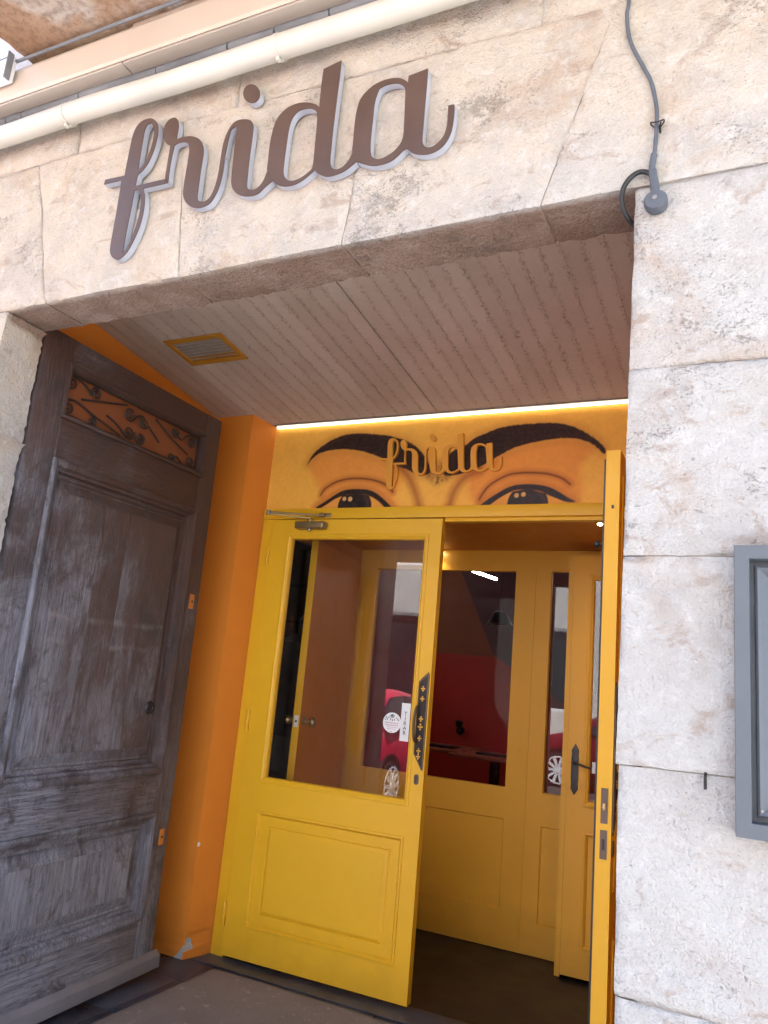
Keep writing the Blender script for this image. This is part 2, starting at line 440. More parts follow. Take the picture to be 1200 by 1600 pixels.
def fbm(x, y, z, o=4): return mnoise.fractal((x, y, z), 1.0, 2.0, o)
def stone_block(c, depth=.18, res=.014, amp=.004, seed=0.0, splay=0.0, edge=.010, g=.0013):
    (ax, az), (bx, bz), (cx, cz), (dx, dz) = c
    W = max(abs(bx - ax), abs(cx - dx)); H = max(abs(dz - az), abs(cz - bz))
    n = max(6, int(W / res)); m = max(6, int(H / res))
    vs = []; fs = []
    def P(u, v):
        x = (ax * (1 - u) + bx * u) * (1 - v) + (dx * (1 - u) + cx * u) * v
        z = (az * (1 - u) + bz * u) * (1 - v) + (dz * (1 - u) + cz * u) * v
        return x, z
    for j in range(m + 1):
        for i in range(n + 1):
            u = i / n; v = j / m
            x, z = P(u, v)
            e1 = min(u, 1 - u) * W; e2 = min(v, 1 - v) * H
            nz = fbm(x * 2.2 + seed, 3.1, z * 2.2, 3); fn = fbm(x * 16, seed, z * 16, 4)
            y = amp * nz * 1.3 + amp * .55 * fn
            for e in (e1, e2):
                r = edge * (1.1 + 1.3 * max(-.5, fbm(x * 7, 9.0 + seed, z * 7, 3)))
                if e < r: y += r - math.sqrt(max(0, r * r - (r - e) ** 2))
            jx = .0012 * fbm(x * 9 + 4, seed, z * 9, 3)
            if i == 0: x += g + jx + .002 * max(0, fn)
            if i == n: x -= g + jx + .002 * max(0, fn)
            if j == 0: z += g + jx + .002 * max(0, fn)
            if j == m: z -= g + jx
            vs.append((x, y, z))
    w1 = n + 1
    for j in range(m):
        for i in range(n): fs.append((j * w1 + i, j * w1 + i + 1, (j + 1) * w1 + i + 1, (j + 1) * w1 + i))
    per = [i for i in range(n)] + [j * w1 + n for j in range(m)] + [m * w1 + i for i in range(n, 0, -1)] + [j * w1 for j in range(m, 0, -1)]
    nx = [(0, 1)] * n + [(-1, 0)] * m + [(0, -1)] * n + [(1, 0)] * m
    k = max(3, int(depth / (res * 1.2)))
    prev = per
    for q in range(1, k + 1):
        row = []; t = q / k
        for a, p in enumerate(per):
            x, y, z = vs[p]
            ox, oz = nx[a]
            d = .0035 * fbm(x * 12, t * depth * 12 + seed, z * 12, 4) + .0015 * fbm(x * 45, t * depth * 45, z * 45, 2)
            if t > .8: d += .004 * (t - .8) * 5 * max(0, .3 + fbm(x * 70, 5, z * 70, 4))
            sx = splay * t if ox == -1 else 0
            yy = y + (depth - y) * t + ((.004 * fbm(x * 14, 2.0, z * 14, 3) + .007 * fbm(x * 60, 7.0, z * 60, 3)) if t == 1 else 0)
            row.append(len(vs)); vs.append((x + ox * d + sx, yy, z + oz * d))
        L = len(per)
        for a in range(L): fs.append((prev[(a + 1) % L], prev[a], row[a], row[(a + 1) % L]))
        prev = row
    mb = MB().add(vs, fs); mb.sm = True
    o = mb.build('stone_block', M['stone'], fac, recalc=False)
    o.data.set_sharp_from_angle(angle=rad(70))
    return o

LZ = 2.508
blocks = [
    ([(-3.6, 2.50), (-2.208, 2.503), (-2.386, 3.085), (-3.6, 3.09)], .014),
    ([(-2.208, 2.503), (-1.625, 2.506), (-1.705, 3.080), (-2.386, 3.085)], .014),
    ([(-1.625, 2.506), (-1.05, 2.510), (-1.00, 3.048), (-1.705, 3.080)], .014),
    ([(-1.05, 2.510), (-.495, 2.513), (-.323, 3.038), (-1.00, 3.048)], .014),
    ([(-.495, 2.513), (1.3, 2.505), (1.3, 3.03), (-.323, 3.038)], .014),
    ([(-3.6, 3.09), (-2.19, 3.083), (-2.23, 3.5), (-3.6, 3.5)], .02),
    ([(-2.19, 3.083), (-1.492, 3.070), (-1.50, 3.5), (-2.23, 3.5)], .016),
    ([(-1.492, 3.070), (-.515, 3.040), (-.50, 3.5), (-1.50, 3.5)], .016),
    ([(-.515, 3.040), (1.3, 3.03), (1.3, 3.5), (-.50, 3.5)], .02),
    ([(-.276, 2.060), (1.3, 2.055), (1.3, 2.505), (-.273, 2.512)], .013),
    ([(-.280, 1.649), (1.3, 1.651), (1.3, 2.055), (-.277, 2.060)], .013),
    ([(-.284, 1.233), (1.3, 1.240), (1.3, 1.651), (-.280, 1.649)], .013),
    ([(-.278, .820), (1.3, .812), (1.3, 1.240), (-.280, 1.233)], .013),
    ([(-.272, .40), (1.3, .40), (1.3, .812), (-.276, .820)], .014),
    ([(-.270, -.12), (1.3, -.12), (1.3, .40), (-.270, .40)], .04),
    ([(-3.6, 2.07), (-2.398, 2.07), (-2.395, 2.500), (-3.6, 2.50)], .014),
    ([(-3.6, 1.55), (-2.402, 1.55), (-2.398, 2.07), (-3.6, 2.07)], .014),
    ([(-3.6, 1.02), (-2.398, 1.02), (-2.402, 1.55), (-3.6, 1.55)], .016),
    ([(-3.6, .45), (-2.40, .45), (-2.398, 1.02), (-3.6, 1.02)], .03),
    ([(-3.6, -.12), (-2.40, -.12), (-2.40, .45), (-3.6, .45)], .04),
]
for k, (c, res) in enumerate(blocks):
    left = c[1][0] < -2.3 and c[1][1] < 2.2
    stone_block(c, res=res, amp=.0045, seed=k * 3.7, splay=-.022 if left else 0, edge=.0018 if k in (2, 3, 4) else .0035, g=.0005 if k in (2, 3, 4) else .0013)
core = MB()
core.box(-3.6, -2.44, .008, .178, -.12, 2.53).box(-.235, 1.3, .008, .178, -.12, 2.53).box(-3.6, 1.3, .008, .178, 2.53, 3.5)
core.build('mortar_bed', M['mortar'], fac)
up = MB().box(-3.6, 1.3, 0, .3, 3.5, 4.4).build('upper_wall', M['pavement'], fac)
MB().box(-6.4, 1.3, .0, 8.0, 4.4, 4.6).build('unseen_roof', M['pavement'], fac)  # unseen roof, with the back wall below, added to block the sun
MB().box(-6.4, -3.6, 0, .3, -.12, 4.4).build('upper_wall', M['pavement'], fac)
MB().box(1.3, 1.5, 0, 8.0, -.12, 4.4).build('side_wall', M['pavement'], fac)
MB().box(-6.6, -6.4, 0, 8.0, -.12, 4.4).build('side_wall', M['pavement'], fac)
MB().box(-6.4, 1.3, 7.8, 8.0, -.12, 4.4).build('unseen_back_wall', M['pavement'], fac)

# overhanging stone slab, awning cassette, pipe, conduit
slab = MB()
sv = []
nx_, ny_ = 90, 26
for j in range(ny_ + 1):
    for i in range(nx_ + 1):
        x = -2.44 + 3.4 * i / nx_; y = -.9 + .86 * j / ny_
        sv.append((x + (.02 * fbm(y * 8, 1, 1) if i == 0 else 0), y, 3.47 + .006 * fbm(x * 6, y * 6, 0, 4)))
slab.add(sv, [(j * (nx_ + 1) + i, j * (nx_ + 1) + i + 1, (j + 1) * (nx_ + 1) + i + 1, (j + 1) * (nx_ + 1) + i) for j in range(ny_) for i in range(nx_)])
slab.box(-2.43, .95, -.89, -.05, 3.478, 3.66)
tag(slab.build('balcony_slab', M['balcony'], None, smooth=False), 'mottled rusty brown stone balcony slab overhanging the shop front', 'balcony')

SL = -.0148                                     # the pipe and cassette run very slightly downhill to the right
def run(mb): return mb.map(lambda x, y, z: (x, y, z + SL * (x + 2.5)))
cas = thing('awning_cassette', 'long beige metal awning cassette under the stone balcony slab', 'awning cassette')
run(MB().add(*(lambda P: ([(x, y, z) for x in (-3.3, 1.2) for y, z in P], [tuple(range(len(P))), tuple(range(2 * len(P) - 1, len(P) - 1, -1))] + [(i, (i + 1) % len(P), (i + 1) % len(P) + len(P), i + len(P)) for i in range(len(P))]))(
    [(-.100, 3.305), (-.104, 3.316), (-.104, 3.42), (-.094, 3.44), (-.01, 3.44), (-.01, 3.312), (-.092, 3.309)]))).build('casing', M['cassette'], cas)
for a, b in ((-3.3, -1.93), (-1.924, -.62), (-.614, 1.2)):
    run(MB().box(a, b, -.096, -.046, 3.297, 3.3065)).build('underside_cover', M['cassette2'], cas, bevel=.002)
run(MB().box(-1.92, 1.2, -.088, -.02, 3.446, 3.462)).build('top_trim', M['cassette'], cas, bevel=.002)
run(MB().tube([(-2.48, -.115, 3.452), (1.2, -.115, 3.452)], .006)).build('seal_strip', M['conduit'], cas)

wp = thing('white_panel', 'small white panel with grey edge at the left end of the balcony slab', 'panel')
MB().box(-3.3, -2.464, -.150, -.112, 3.362, 3.464).build('panel', M['white'], wp, bevel=.003)
MB().box(-3.3, -2.464, -.153, -.1505, 3.437, 3.441).build('seam', M['conduit'], wp)
MB().box(-2.4635, -2.457, -.154, -.130, 3.356, 3.466).build('edge_trim', M['conduit'], wp, bevel=.002)

pipe = thing('drain_pipe', 'cream plastic pipe running along the wall above the big brown lettering', 'pipe')
run(MB().tube([(-3.4 + 4.6 * i / 30, -.062 + .002 * math.sin(i * 1.3), 3.194 + .002 * math.sin(i * .9)) for i in range(31)], .0365, 20)).build('pipe', M['pvc'], pipe)
for cx in (-2.19, -1.30, -.40, .5):
    run(MB().lathe([(.037, -.006), (.0395, -.006), (.0395, .006), (.037, .006)], (cx, -.062, 3.194), 'x', 24)).build('clamp', M['pvc'], pipe)
    run(MB().box(cx - .006, cx + .006, -.070, -.054, 3.145, 3.160)).build('clamp_lug', M['pvc'], pipe, bevel=.002)
cd = thing('conduit_strip', 'dark grey jointed conduit strip squeezed between cream pipe and beige cassette', 'conduit')
js = [-3.3, -2.56, -2.476, -2.178, -1.82, -1.523, -1.344, -1.15, -.8, -.3, .3, 1.0]
for a, b in zip(js[:-1], js[1:]):
    dy = random.uniform(-.002, .002)
    run(MB().tube([(a + .003, -.03 + dy, 3.285), ((a + b) / 2, -.03 + dy, 3.2855), (b - .003, -.03 - dy, 3.285)], .021, 12)).build('conduit_section', M['conduit'], cd)

# ---- lobby
def ceil_z(y): return 2.672 + .14 * (1.757 - y)
struct(MB().box(-2.80, -2.75, .18, 1.62, -.02, 3.1).build('lobby_side_wall', M['orange']))
struct(MB().box(-.268, -.21, .187, 1.80, -.02, 3.1).build('lobby_side_wall', M['brownpaint']))  # painted browner than the left wall to stand in for the gap's shade
lob = struct(MB().box(-2.8, -.24, .19, 1.80, -.08, -.012).build('lobby_floor', M['mortar']))
for i in range(6):
    for j in range(4):
        q = MB().box(-2.79 + .43 * i, -2.79 + .43 * (i + 1) - .004, .20 + .40 * j, .20 + .40 * (j + 1) - .004, -.02, random.uniform(-.002, .001)).build('floor_tile', M['slate'], lob, bevel=.003)
ceil = struct(MB().add([(-2.8, .18, ceil_z(.18) + .02), (-.28, .18, ceil_z(.18) + .02), (-.28, 1.8, ceil_z(1.8) + .02), (-2.8, 1.8, ceil_z(1.8) + .02),
    (-2.8, .18, 3.1), (-.28, .18, 3.1), (-.28, 1.8, 3.1), (-2.8, 1.8, 3.1)], [(0, 1, 2, 3), (7, 6, 5, 4), (0, 4, 5, 1), (1, 5, 6, 2), (2, 6, 7, 3), (3, 7, 4, 0)]).build('lobby_ceiling', M['darkroom']))
L_ = math.hypot(1.757 - .185, .14 * (1.757 - .185)); ang = -math.atan(.14)
bmesh_board = None
x = -2.748; jn = -1.478
def board(x0, x1):
    w2 = (x1 - x0) / 2
    o = MB().box(-w2 + .0001, w2 - .0001, 0, L_, random.uniform(-.0004, .0004), .012).build('ceiling_board', M['board'], ceil)
    o.location = ((x0 + x1) / 2, .185, ceil_z(.185)); o.rotation_euler = (ang, 0, 0)
for a, b, nb in ((-2.748, jn - .0018, 18), (jn + .0018, -.264, 17)):
    for i in range(nb): board(a + (b - a) * i / nb, a + (b - a) * (i + 1) / nb)

vent = thing('air_vent', 'amber framed air vent with grey louvres set in the sloping ceiling', 'vent', (-2.345, .98, ceil_z(.98)))
vent.rotation_euler = (ang, 0, 0)
vx, vy = .166, .108
fr = MB()
pr = [(0, 0), (0, -.006), (.003, -.008), (.026, -.008), (.029, -.005), (.029, .008)]
vs = []; fs = []
for d, zz in pr: vs += [(-vx + d, -vy + d, zz), (vx - d, -vy + d, zz), (vx - d, vy - d, zz), (-vx + d, vy - d, zz)]
for k in range(len(pr) - 1):
    for i in range(4): fs.append((4 * k + i, 4 * k + (i + 1) % 4, 4 * k + 4 + (i + 1) % 4, 4 * k + 4 + i))
fr.add(vs, fs).build('vent_frame', M['ventpaint'], vent)
MB().box(-vx + .02, vx - .02, -vy + .02, vy - .02, .0005, .003).build('backing', M['black'], vent)
for i in range(7):
    yy = -vy + .036 + i * .0238
    MB().add([(-vx + .03, yy - .009, -.006), (vx - .03, yy - .009, -.006), (vx - .03, yy + .009, -.001), (-vx + .03, yy + .009, -.001),
              (-vx + .03, yy - .008, -.0072), (vx - .03, yy - .008, -.0072), (vx - .03, yy + .010, -.0022), (-vx + .03, yy + .010, -.0022)],
             [(0, 1, 2, 3), (7, 6, 5, 4), (0, 4, 5, 1), (1, 5, 6, 2), (2, 6, 7, 3), (3, 7, 4, 0)]).build('louvre', M['louvre'] if i < 5 else M['ventpaint'], vent)
MB().lathe([(.006, -.009), (.006, -.006)], (vx - .05, -vy + .018, 0), 'z', 12).build('screw', M['brass'], vent)

pl = thing('orange_pilaster', 'orange painted pilaster with chipped base beside the yellow door frame', 'pilaster')
pp = [(-2.75, 1.601), (-2.503, 1.601), (-2.455, 1.757), (-2.455, 1.85), (-2.75, 1.85)]
mb = MB()
zs = [0, .03, .06, .09, .12, .2, .4] + [.4 + 2.35 * i / 12 for i in range(1, 13)]
vs = []
for zz in zs:
    for k, (a, b) in enumerate(pp):
        ch = 0
        if k == 1: ch = .003 * max(0, mnoise.noise((zz * 17, 2, 1))) + (.012 * max(0, 1 - abs(zz - .075) / .05))
        vs.append((a - ch, b + ch * .6, zz))
n5 = len(pp)
mb.add(vs, [(q * n5 + i, q * n5 + (i + 1) % n5, (q + 1) * n5 + (i + 1) % n5, (q + 1) * n5 + i) for q in range(len(zs) - 1) for i in range(n5)] + [tuple(range(n5))])
mb.build('shaft', M['orange'], pl, smooth=False)
def patch(name, mat, poly, org, ux, th, par):       # thin irregular flake on a vertical face
    o3 = Vector(org); u = Vector(ux).normalized(); nrm = Vector((u.y, -u.x, 0))
    a = [o3 + u * p + Vector((0, 0, q)) + nrm * th for p, q in poly]; b = [p_ - nrm * th * 2 for p_ in a]; n = len(a)
    return MB().add(a + b, [tuple(range(n)), tuple(range(2 * n - 1, n - 1, -1))] + [(i, (i + 1) % n, (i + 1) % n + n, i + n) for i in range(n)]).build(name, mat, par)
patch('bare_plaster', M['plaster'], [(.0, .0), (.16, .0), (.16, .016), (.13, .012), (.115, .022), (.09, .015), (.065, .03), (.052, .024), (.046, .055), (.038, .062), (.034, .085), (.02, .092), (.008, .085), (.005, .055), (.0, .05)], (-2.507, 1.6045, 0.001), (.048, .156, 0), .003, pl)
patch('bare_plaster', M['plaster'], [(-.05, .0), (0, .0), (0, .06), (-.012, .045), (-.03, .02)], (-2.5065, 1.601, 0.001), (1, 0, 0), .003, pl)
patch('paint_chip', M['white'], [(.0, .498), (.012, .50), (.015, .512), (.006, .52), (.0, .515)], (-2.503, 1.6015, 0), (.048, .156, 0), .0015, pl)

mt = MB()
nxm, nym = 70, 60
vs = []
for j in range(nym + 1):
    for i in range(nxm + 1):
        u = i / nxm; v = j / nym
        x = -2.318 + (1.48 + .012 * math.sin(v * 5)) * u; y = .25 + (1.352 + .006 * math.sin(u * 7)) * v
        e = min(u, 1 - u, v, 1 - v)
        vs.append((x, y, .012 + .0015 * mnoise.noise((x * 9, y * 9, 0)) - (.008 if e == 0 else 0)))
mt.add(vs, [(j * (nxm + 1) + i, j * (nxm + 1) + i + 1, (j + 1) * (nxm + 1) + i + 1, (j + 1) * (nxm + 1) + i) for j in range(nym) for i in range(nxm)])
mt.sm = True
tag(mt.build('door_mat', M['mat'], None), 'large greyish brown doormat on the dark lobby floor', 'doormat')
struct(MB().box(-2.46, -.33, 1.63, 1.80, .001, .006).build('threshold', M['slate'], bevel=.002))

# ---- street
struct(MB().box(-40, 40, -3.0, 0.19, -.6, -.12).build('pavement', M['pavement']))
struct(MB().box(-40, 40, -9.5, -3.0, -.7, -.24).build('road', M['road']))
struct(MB().box(-40, 40, -13.0, -9.5, -.6, -.12).build('pavement', M['pavement']))

# ---- vestibule and dining room (inside)
VY = 2.838
struct(MB().box(-2.47, .1, 1.80, 8.0, -.06, -.002).build('vestibule_floor', M['vest_floor']))
struct(MB().box(-2.47, -.1, 1.807, VY, 2.19, 2.25).build('vestibule_ceiling', M['brownpaint']))
struct(MB().box(-.16, -.1, 1.80, VY + .05, 0, 2.19).build('vestibule_side_wall', M['ochre']))
vw = struct(MB().box(-2.47, -2.425, 1.80, 1.93, 0, 2.19).box(-2.47, -2.425, 2.785, VY, 0, 2.19).box(-2.47, -2.425, 1.93, 2.785, 2.10, 2.19).build('vestibule_side_wall', M['brownpaint']))
# cupboard beyond the brown door
struct(MB().box(-4.2, -4.15, 1.80, 3.8, -.05, 2.4).box(-4.2, -2.47, 3.75, 3.8, -.05, 2.4).box(-4.2, -2.47, 1.80, 1.84, -.05, 2.4).box(-4.2, -2.47, 1.84, 3.75, 2.35, 2.4).box(-4.2, -2.47, 1.84, 3.75, -.05, 0).build('store_room_wall', M['darkroom']))
struct(MB().box(-6.0, 1.0, 7.2, 7.3, 0, 1.745).build('dining_room_wall', M['redwall']))
struct(MB().box(-6.0, 1.0, 7.2, 7.3, 1.745, 3.1).build('dining_room_wall', M['brownwall']))
struct(MB().box(-6.05, -6.0, 3.8, 7.3, 0, 3.1).box(-6.05, -2.47, 3.8, 3.85, 0, 3.1).box(-2.47, -2.42, 2.9, 3.8, 0, 3.1).box(.8, .85, 2.9, 7.3, 0, 3.1).box(-.1, .8, 2.84, 2.9, 0, 3.1).build('dining_room_wall', M['redwall']))
struct(MB().box(-6.0, 1.0, 2.84, 7.3, 3.05, 3.1).build('dining_room_ceiling', M['purple']))
struct(MB().box(-6.0, -2.42, 3.85, 7.2, -.06, -.002).box(.1, .85, 2.84, 7.2, -.06, -.002).build('dining_room_floor', M['vest_floor']))
struct(MB().box(-2.47, -.1, VY + .002, VY + .05, 2.19, 3.1).build('dining_room_wall', M['brownwall']))

# ================================================================ old wooden door
TH = math.atan2(.999, -.053)
wd = thing('wooden_door', 'tall weathered grey wooden door with iron grille folded back against the orange wall', 'door', (-2.485, 1.385, 0), 0)
wd.rotation_euler = (0, rad(-.6), TH)
T = .055
SLf, SLr = -1.17, -.03
gx0, gx1, gz0, gz1 = -1.025, -.152, 2.252, 2.443
MB().box(SLf, gx0, 0, T, .035, 2.558).build('stile', M['wood_v'], wd, bevel=.003)
MB().box(gx1, SLr, 0, T, .035, 2.558).build('stile', M['wood_v'], wd, bevel=.003)
def rail(z0, z1): MB().box(gx0 + .0008, gx1 - .0008, .001, T, z0, z1).build('rail', M['wood_h'], wd, bevel=.003)
rail(gz1, 2.557); rail(2.064, gz0); rail(.685, .878); rail(.036, .268)
MB().loops((gx0, gx1, gz0, gz1), [(-.016, -.001), (-.014, -.012), (-.004, -.014), (.006, -.004), (.012, .008), (.012, .03)], cap=False).build('grille_moulding', M['wood_h'], wd)
for z0, z1 in ((.878, 2.064), (.268, .685)):
    r = (gx0, gx1, z0, z1)
    MB().loops(r, [(-.014, -.001), (-.012, -.011), (-.002, -.015), (.012, -.008), (.020, .004), (.030, .008), (.034, .024), (.042, .027)], cap=False).build('panel_moulding', M['wood_v'], wd)
    MB().loops(r, [(.036, .040), (.040, .0265), (.050, .0265), (.056, .018), (.064, .021), (.098, .008), (.1035, .0075), (.1035, .03)], cap=False).build('panel_border', M['wood_v'], wd)
    px = [gx0 + .104, gx0 + .30, gx0 + .455, gx0 + .60, gx1 - .104]
    for a_, b_ in zip(px[:-1], px[1:]):
        MB().box(a_ + .0007, b_ - .0007, .0072 + random.uniform(-.0012, .0012), .028, z0 + .104, z1 - .104).build('panel_board', M['wood_p'], wd, bevel=.0012, seg=1)
MB().add([(SLf + .01, -.001, .035), (0, -.001, .035), (0, -.001, .105), (SLf + .01, -.001, .105), (SLf + .01, -.026, .035), (0, -.026, .035), (0, -.022, .082), (SLf + .01, -.022, .082)],
         [(0, 1, 2, 3), (4, 5, 6, 7), (0, 1, 5, 4), (2, 3, 7, 6), (1, 2, 6, 5), (0, 3, 7, 4)]).build('kick_board', M['kick'], wd, bevel=.002)
for zz, s in ((1.642, -.085), (.585, -.075)):
    lp = MB().box(s - .016, s + .016, -.004, .002, zz - .034, zz + .034).build('lock_plate', M['copper'], wd, bevel=.002)
    MB().lathe([(.006, -.0055), (.006, -.003)], (s, 0, zz), 'y', 12).build('keyhole', M['black'], lp)
MB().lathe([(.030, -.009), (.026, -.016), (.012, -.017), (.010, -.014)], (-.275, .012, 1.15), 'y', 16).build('old_keyhole', M['black'], wd)
MB().box(gx0 + .004, gx1 - .004, .034, .042, gz0 + .004, gz1 - .004).build('shade_panel', M['grillshade'], wd)  # added dark sheet standing in for the shaded wall behind the grille
gr = MB().box(gx0 + .012, gx1 - .012, .0185, .0225, gz0 + .012, gz0 + .016).box(gx0 + .012, gx1 - .012, .0185, .0225, gz1 - .016, gz1 - .012).box(gx0 + .012, gx0 + .016, .0185, .0225, gz0 + .016, gz1 - .016).box(gx1 - .016, gx1 - .012, .0185, .0225, gz0 + .016, gz1 - .016).build('iron_grille', M['iron'], wd)
def spiral(cx, cz, r, a0, turns, sg):
    return [(cx + r * (1 - .82 * k / 30) * math.cos(a0 + sg * turns * 2 * math.pi * k / 30), .020, cz + r * (1 - .82 * k / 30) * math.sin(a0 + sg * turns * 2 * math.pi * k / 30)) for k in range(31)]
def scroll(pts): MB().tube(pts, .0042, 6).build('scroll', M['iron'], gr)
sh = lambda s, z: (s + .0105 * z, z + .006)
def S(c1, r1, a1, g1, c2, r2, a2, g2, mid=()):       # an S or C scroll joining two spirals
    p1 = spiral(*sh(*c1), r1, rad(a1), 1.6, g1)[::-1]; p2 = spiral(*sh(*c2), r2, rad(a2), 1.6, g2)
    mm = [(sh(*q)[0], .020, sh(*q)[1]) for q in mid]
    ctl = [p1[-1]] + mm + [p2[0]]
    scroll(p1 + [tuple(q) for q in smooth_line(ctl, 6)][1:-1] + p2)
S((-1.012, 2.388), .030, 60, 1, (-.880, 2.393), .028, 215, -1, [(-.955, 2.408)])
S((-1.010, 2.288), .029, 120, 1, (-.879, 2.272), .022, 80, -1, [(-.985, 2.325), (-.93, 2.314)])
S((-.675, 2.377), .031, -60, -1, (-.582, 2.366), .030, 110, 1, [(-.625, 2.385)])
S((-.665, 2.298), .031, 20, -1, (-.590, 2.292), .028, 200, 1, [])
S((-.367, 2.393), .024, 150, 1, (-.247, 2.383), .033, 120, -1, [(-.325, 2.372), (-.29, 2.40)])
S((-.374, 2.272), .024, 20, -1, (-.243, 2.287), .031, 230, 1, [(-.335, 2.285), (-.295, 2.262)])
for l in [[(-.93, 2.315), (-.883, 2.302), (-.715, 2.268)], [(-.807, 2.325), (-.746, 2.308), (-.684, 2.272)], [(-.553, 2.362), (-.50, 2.33), (-.474, 2.312)], [(-.514, 2.41), (-.40, 2.362), (-.262, 2.318)], [(-.953, 2.342), (-.83, 2.375), (-.70, 2.41)]]:
    scroll([(a_[0], .020, a_[1]) for a_ in [Vector(q) for q in smooth_line([(*sh(*q), 0) for q in l], 5)]])

# ================================================================ yellow doors
def leaf(par, mir, W, z0, z1, gl, pn, mat, handle=True, T=.044):
    s = -1 if mir else 1
    X = lambda mb: mb.map(lambda x, y, z: (s * x, y, z))
    gx0, gx1, gz0, gz1 = gl; px0, px1, pz0, pz1 = pn
    X(B(0, gx0, 0, T, z0, z1)).build('stile', mat, par)
    X(B(gx1, W, 0, T, z0, z1)).build('stile', mat, par)
    X(B(gx0, gx1, .0003, T, gz1, z1)).build('rail', mat, par)
    X(B(gx0, gx1, .0003, T, pz1, gz0)).build('rail', mat, par)
    X(B(gx0, gx1, .0003, T, z0, pz0)).build('rail', mat, par)
    X(MB().loops((gx0, gx1, gz0, gz1), [(-.022, -.0004), (-.020, -.004), (-.010, -.005), (-.004, -.001), (.003, .004), (.006, .012), (.006, .030)], cap=False)).build('glazing_bead', mat, par)
    X(MB().loops((gx0, gx1, pz0, pz1), [(-.012, -.0004), (-.010, -.005), (-.002, -.006), (.006, .002), (.010, .010)], cap=False)).build('panel_moulding', mat, par)
    X(MB().loops((gx0, gx1, pz0, pz1), [(.006, .02), (.008, .010), (.055, .010), (.058, .0135), (.062, .010), (.075, .004), (.079, .004)])).build('panel', mat, par)
    X(B(gx0 - .004, gx1 + .004, .019, .023, gz0 - .004, gz1 + .004)).build('glass_pane', M['glass'], par)
    if handle:
        hp = X(MB().prism([(W - .056, 1.045), (W - .012, .975), (W - .006, .982), (W - .006, 1.400), (W - .012, 1.411), (W - .040, 1.385), (W - .056, 1.365)], -.005, .001)).build('pull_plate', M['bronze'], par, bevel=.0015)
        X(MB().prism([(W - .050, 1.05), (W - .013, .99), (W - .013, 1.395), (W - .040, 1.372), (W - .050, 1.358)], -.0075, -.004)).build('relief', M['iron'], hp, bevel=.001)
        for cz in (1.335, 1.290, 1.20, 1.165, 1.115, 1.060, 1.035):
            big = 1.25 if abs(cz - 1.165) < .01 else 1.0
            f = MB()
            for dx, dz in ((0, 0), (0, .0085), (0, -.0085), (.0065, 0), (-.0065, 0)):
                f.lathe([(.0036 * big, -.0100), (.0040 * big, -.007)], (W - .031 + dx * big, 0, cz + dz * big), 'y', 8)
            X(f).build('gold_flower', M['gold'], hp)
        X(MB().tube(smooth_line([(W - .044, -.006, 1.265), (W - .050, -.030, 1.24), (W - .052, -.038, 1.18), (W - .050, -.030, 1.115), (W - .044, -.006, 1.09)], 5), .0065, 8)).build('pull_handle', M['bronze'], hp)
        X(MB().prism([(W - .034 + .011 * math.cos(t), .936 + (.012 if math.sin(t) > 0 else -.012) + .011 * math.sin(t)) for t in np.linspace(0, 2 * math.pi, 20, endpoint=False)], -.003, .001)).build('keyhole_plate', M['lockplate'], par, bevel=.001)
        X(B(W - .037, W - .031, -.0036, -.0028, .924, .950)).build('keyhole', M['black'], par)

GL = (.122, .878, .838, 2.040); PN = (.122, .878, .172, .676)
frm = thing('door_frame', 'yellow painted door frame with flat transom under the eye mural', 'door frame')
MB().box(-2.452, -2.380, 1.742, 1.81, 0, 2.143).build('jamb', M['yellow'], frm, bevel=.002)
MB().box(-.430, -.27, 1.742, 1.81, 0, 2.143).build('jamb', M['yellow'], frm, bevel=.002)
MB().box(-2.452, -.27, 1.738, 1.81, 2.1435, 2.199).build('transom', M['yellow'], frm, bevel=.002)
MB().box(-1.41, -.435, 1.760, 1.806, 2.126, 2.143).build('rebate', M['yellow'], frm, bevel=.002)

lf = thing('door_leaf', 'closed yellow glazed door with round sticker and pull label on the glass', 'door', (-2.376, 1.722, 0), rad(1.2), 'yellow street doors')
leaf(lf, False, .962, .022, 2.137, GL, PN, M['yellow'])
for hz in (1.94, 1.10, .20):
    hg = MB().lathe([(.006, -.055), (.009, -.05), (.009, -.002), (.007, 0), (.009, .002), (.009, .05), (.006, .055)], (-.003, -.009, hz), 'z', 12).build('hinge', M['yellow'], lf)
# door closer
dc = MB().box(.165, .335, -.052, -.0005, 2.080, 2.118).build('door_closer', M['closer'], lf, bevel=.010, seg=3)
MB().lathe([(.017, .0), (.017, .006), (.012, .008)], (.335, -.027, 2.099), 'x', 20).build('end_cap', M['steel'], dc)
MB().lathe([(.011, 2.07), (.011, 2.08)], (.245, -.028, 0), 'z', 14).build('spindle', M['steel'], dc)
MB().lathe([(.012, 2.117), (.012, 2.13), (.008, 2.133)], (.245, -.028, 0), 'z', 14).build('spindle', M['closer'], dc)
MB().add(*(lambda a, b, hw, hz: ([(a[0], a[1] - hw, a[2] - hz), (b[0], b[1] - hw, b[2] - hz), (b[0], b[1] + hw, b[2] - hz), (a[0], a[1] + hw, a[2] - hz), (a[0], a[1] - hw, a[2] + hz), (b[0], b[1] - hw, b[2] + hz), (b[0], b[1] + hw, b[2] + hz), (a[0], a[1] + hw, a[2] + hz)],
    [(0, 1, 2, 3), (4, 5, 6, 7), (0, 1, 5, 4), (2, 3, 7, 6), (1, 2, 6, 5), (0, 3, 7, 4)]))((.25, -.028, 2.136), (.052, -.13, 2.140), .009, .003)).build('arm', M['closer'], dc, bevel=.001)
MB().tube([(.055, -.125, 2.150), (.16, -.075, 2.152), (.300, -.012, 2.156)], .0055, 8).build('arm', M['closer'], dc)
MB().lathe([(.011, 2.135), (.011, 2.158), (.007, 2.160)], (.052, -.13, 0), 'z', 12).build('arm_joint', M['steel'], dc)
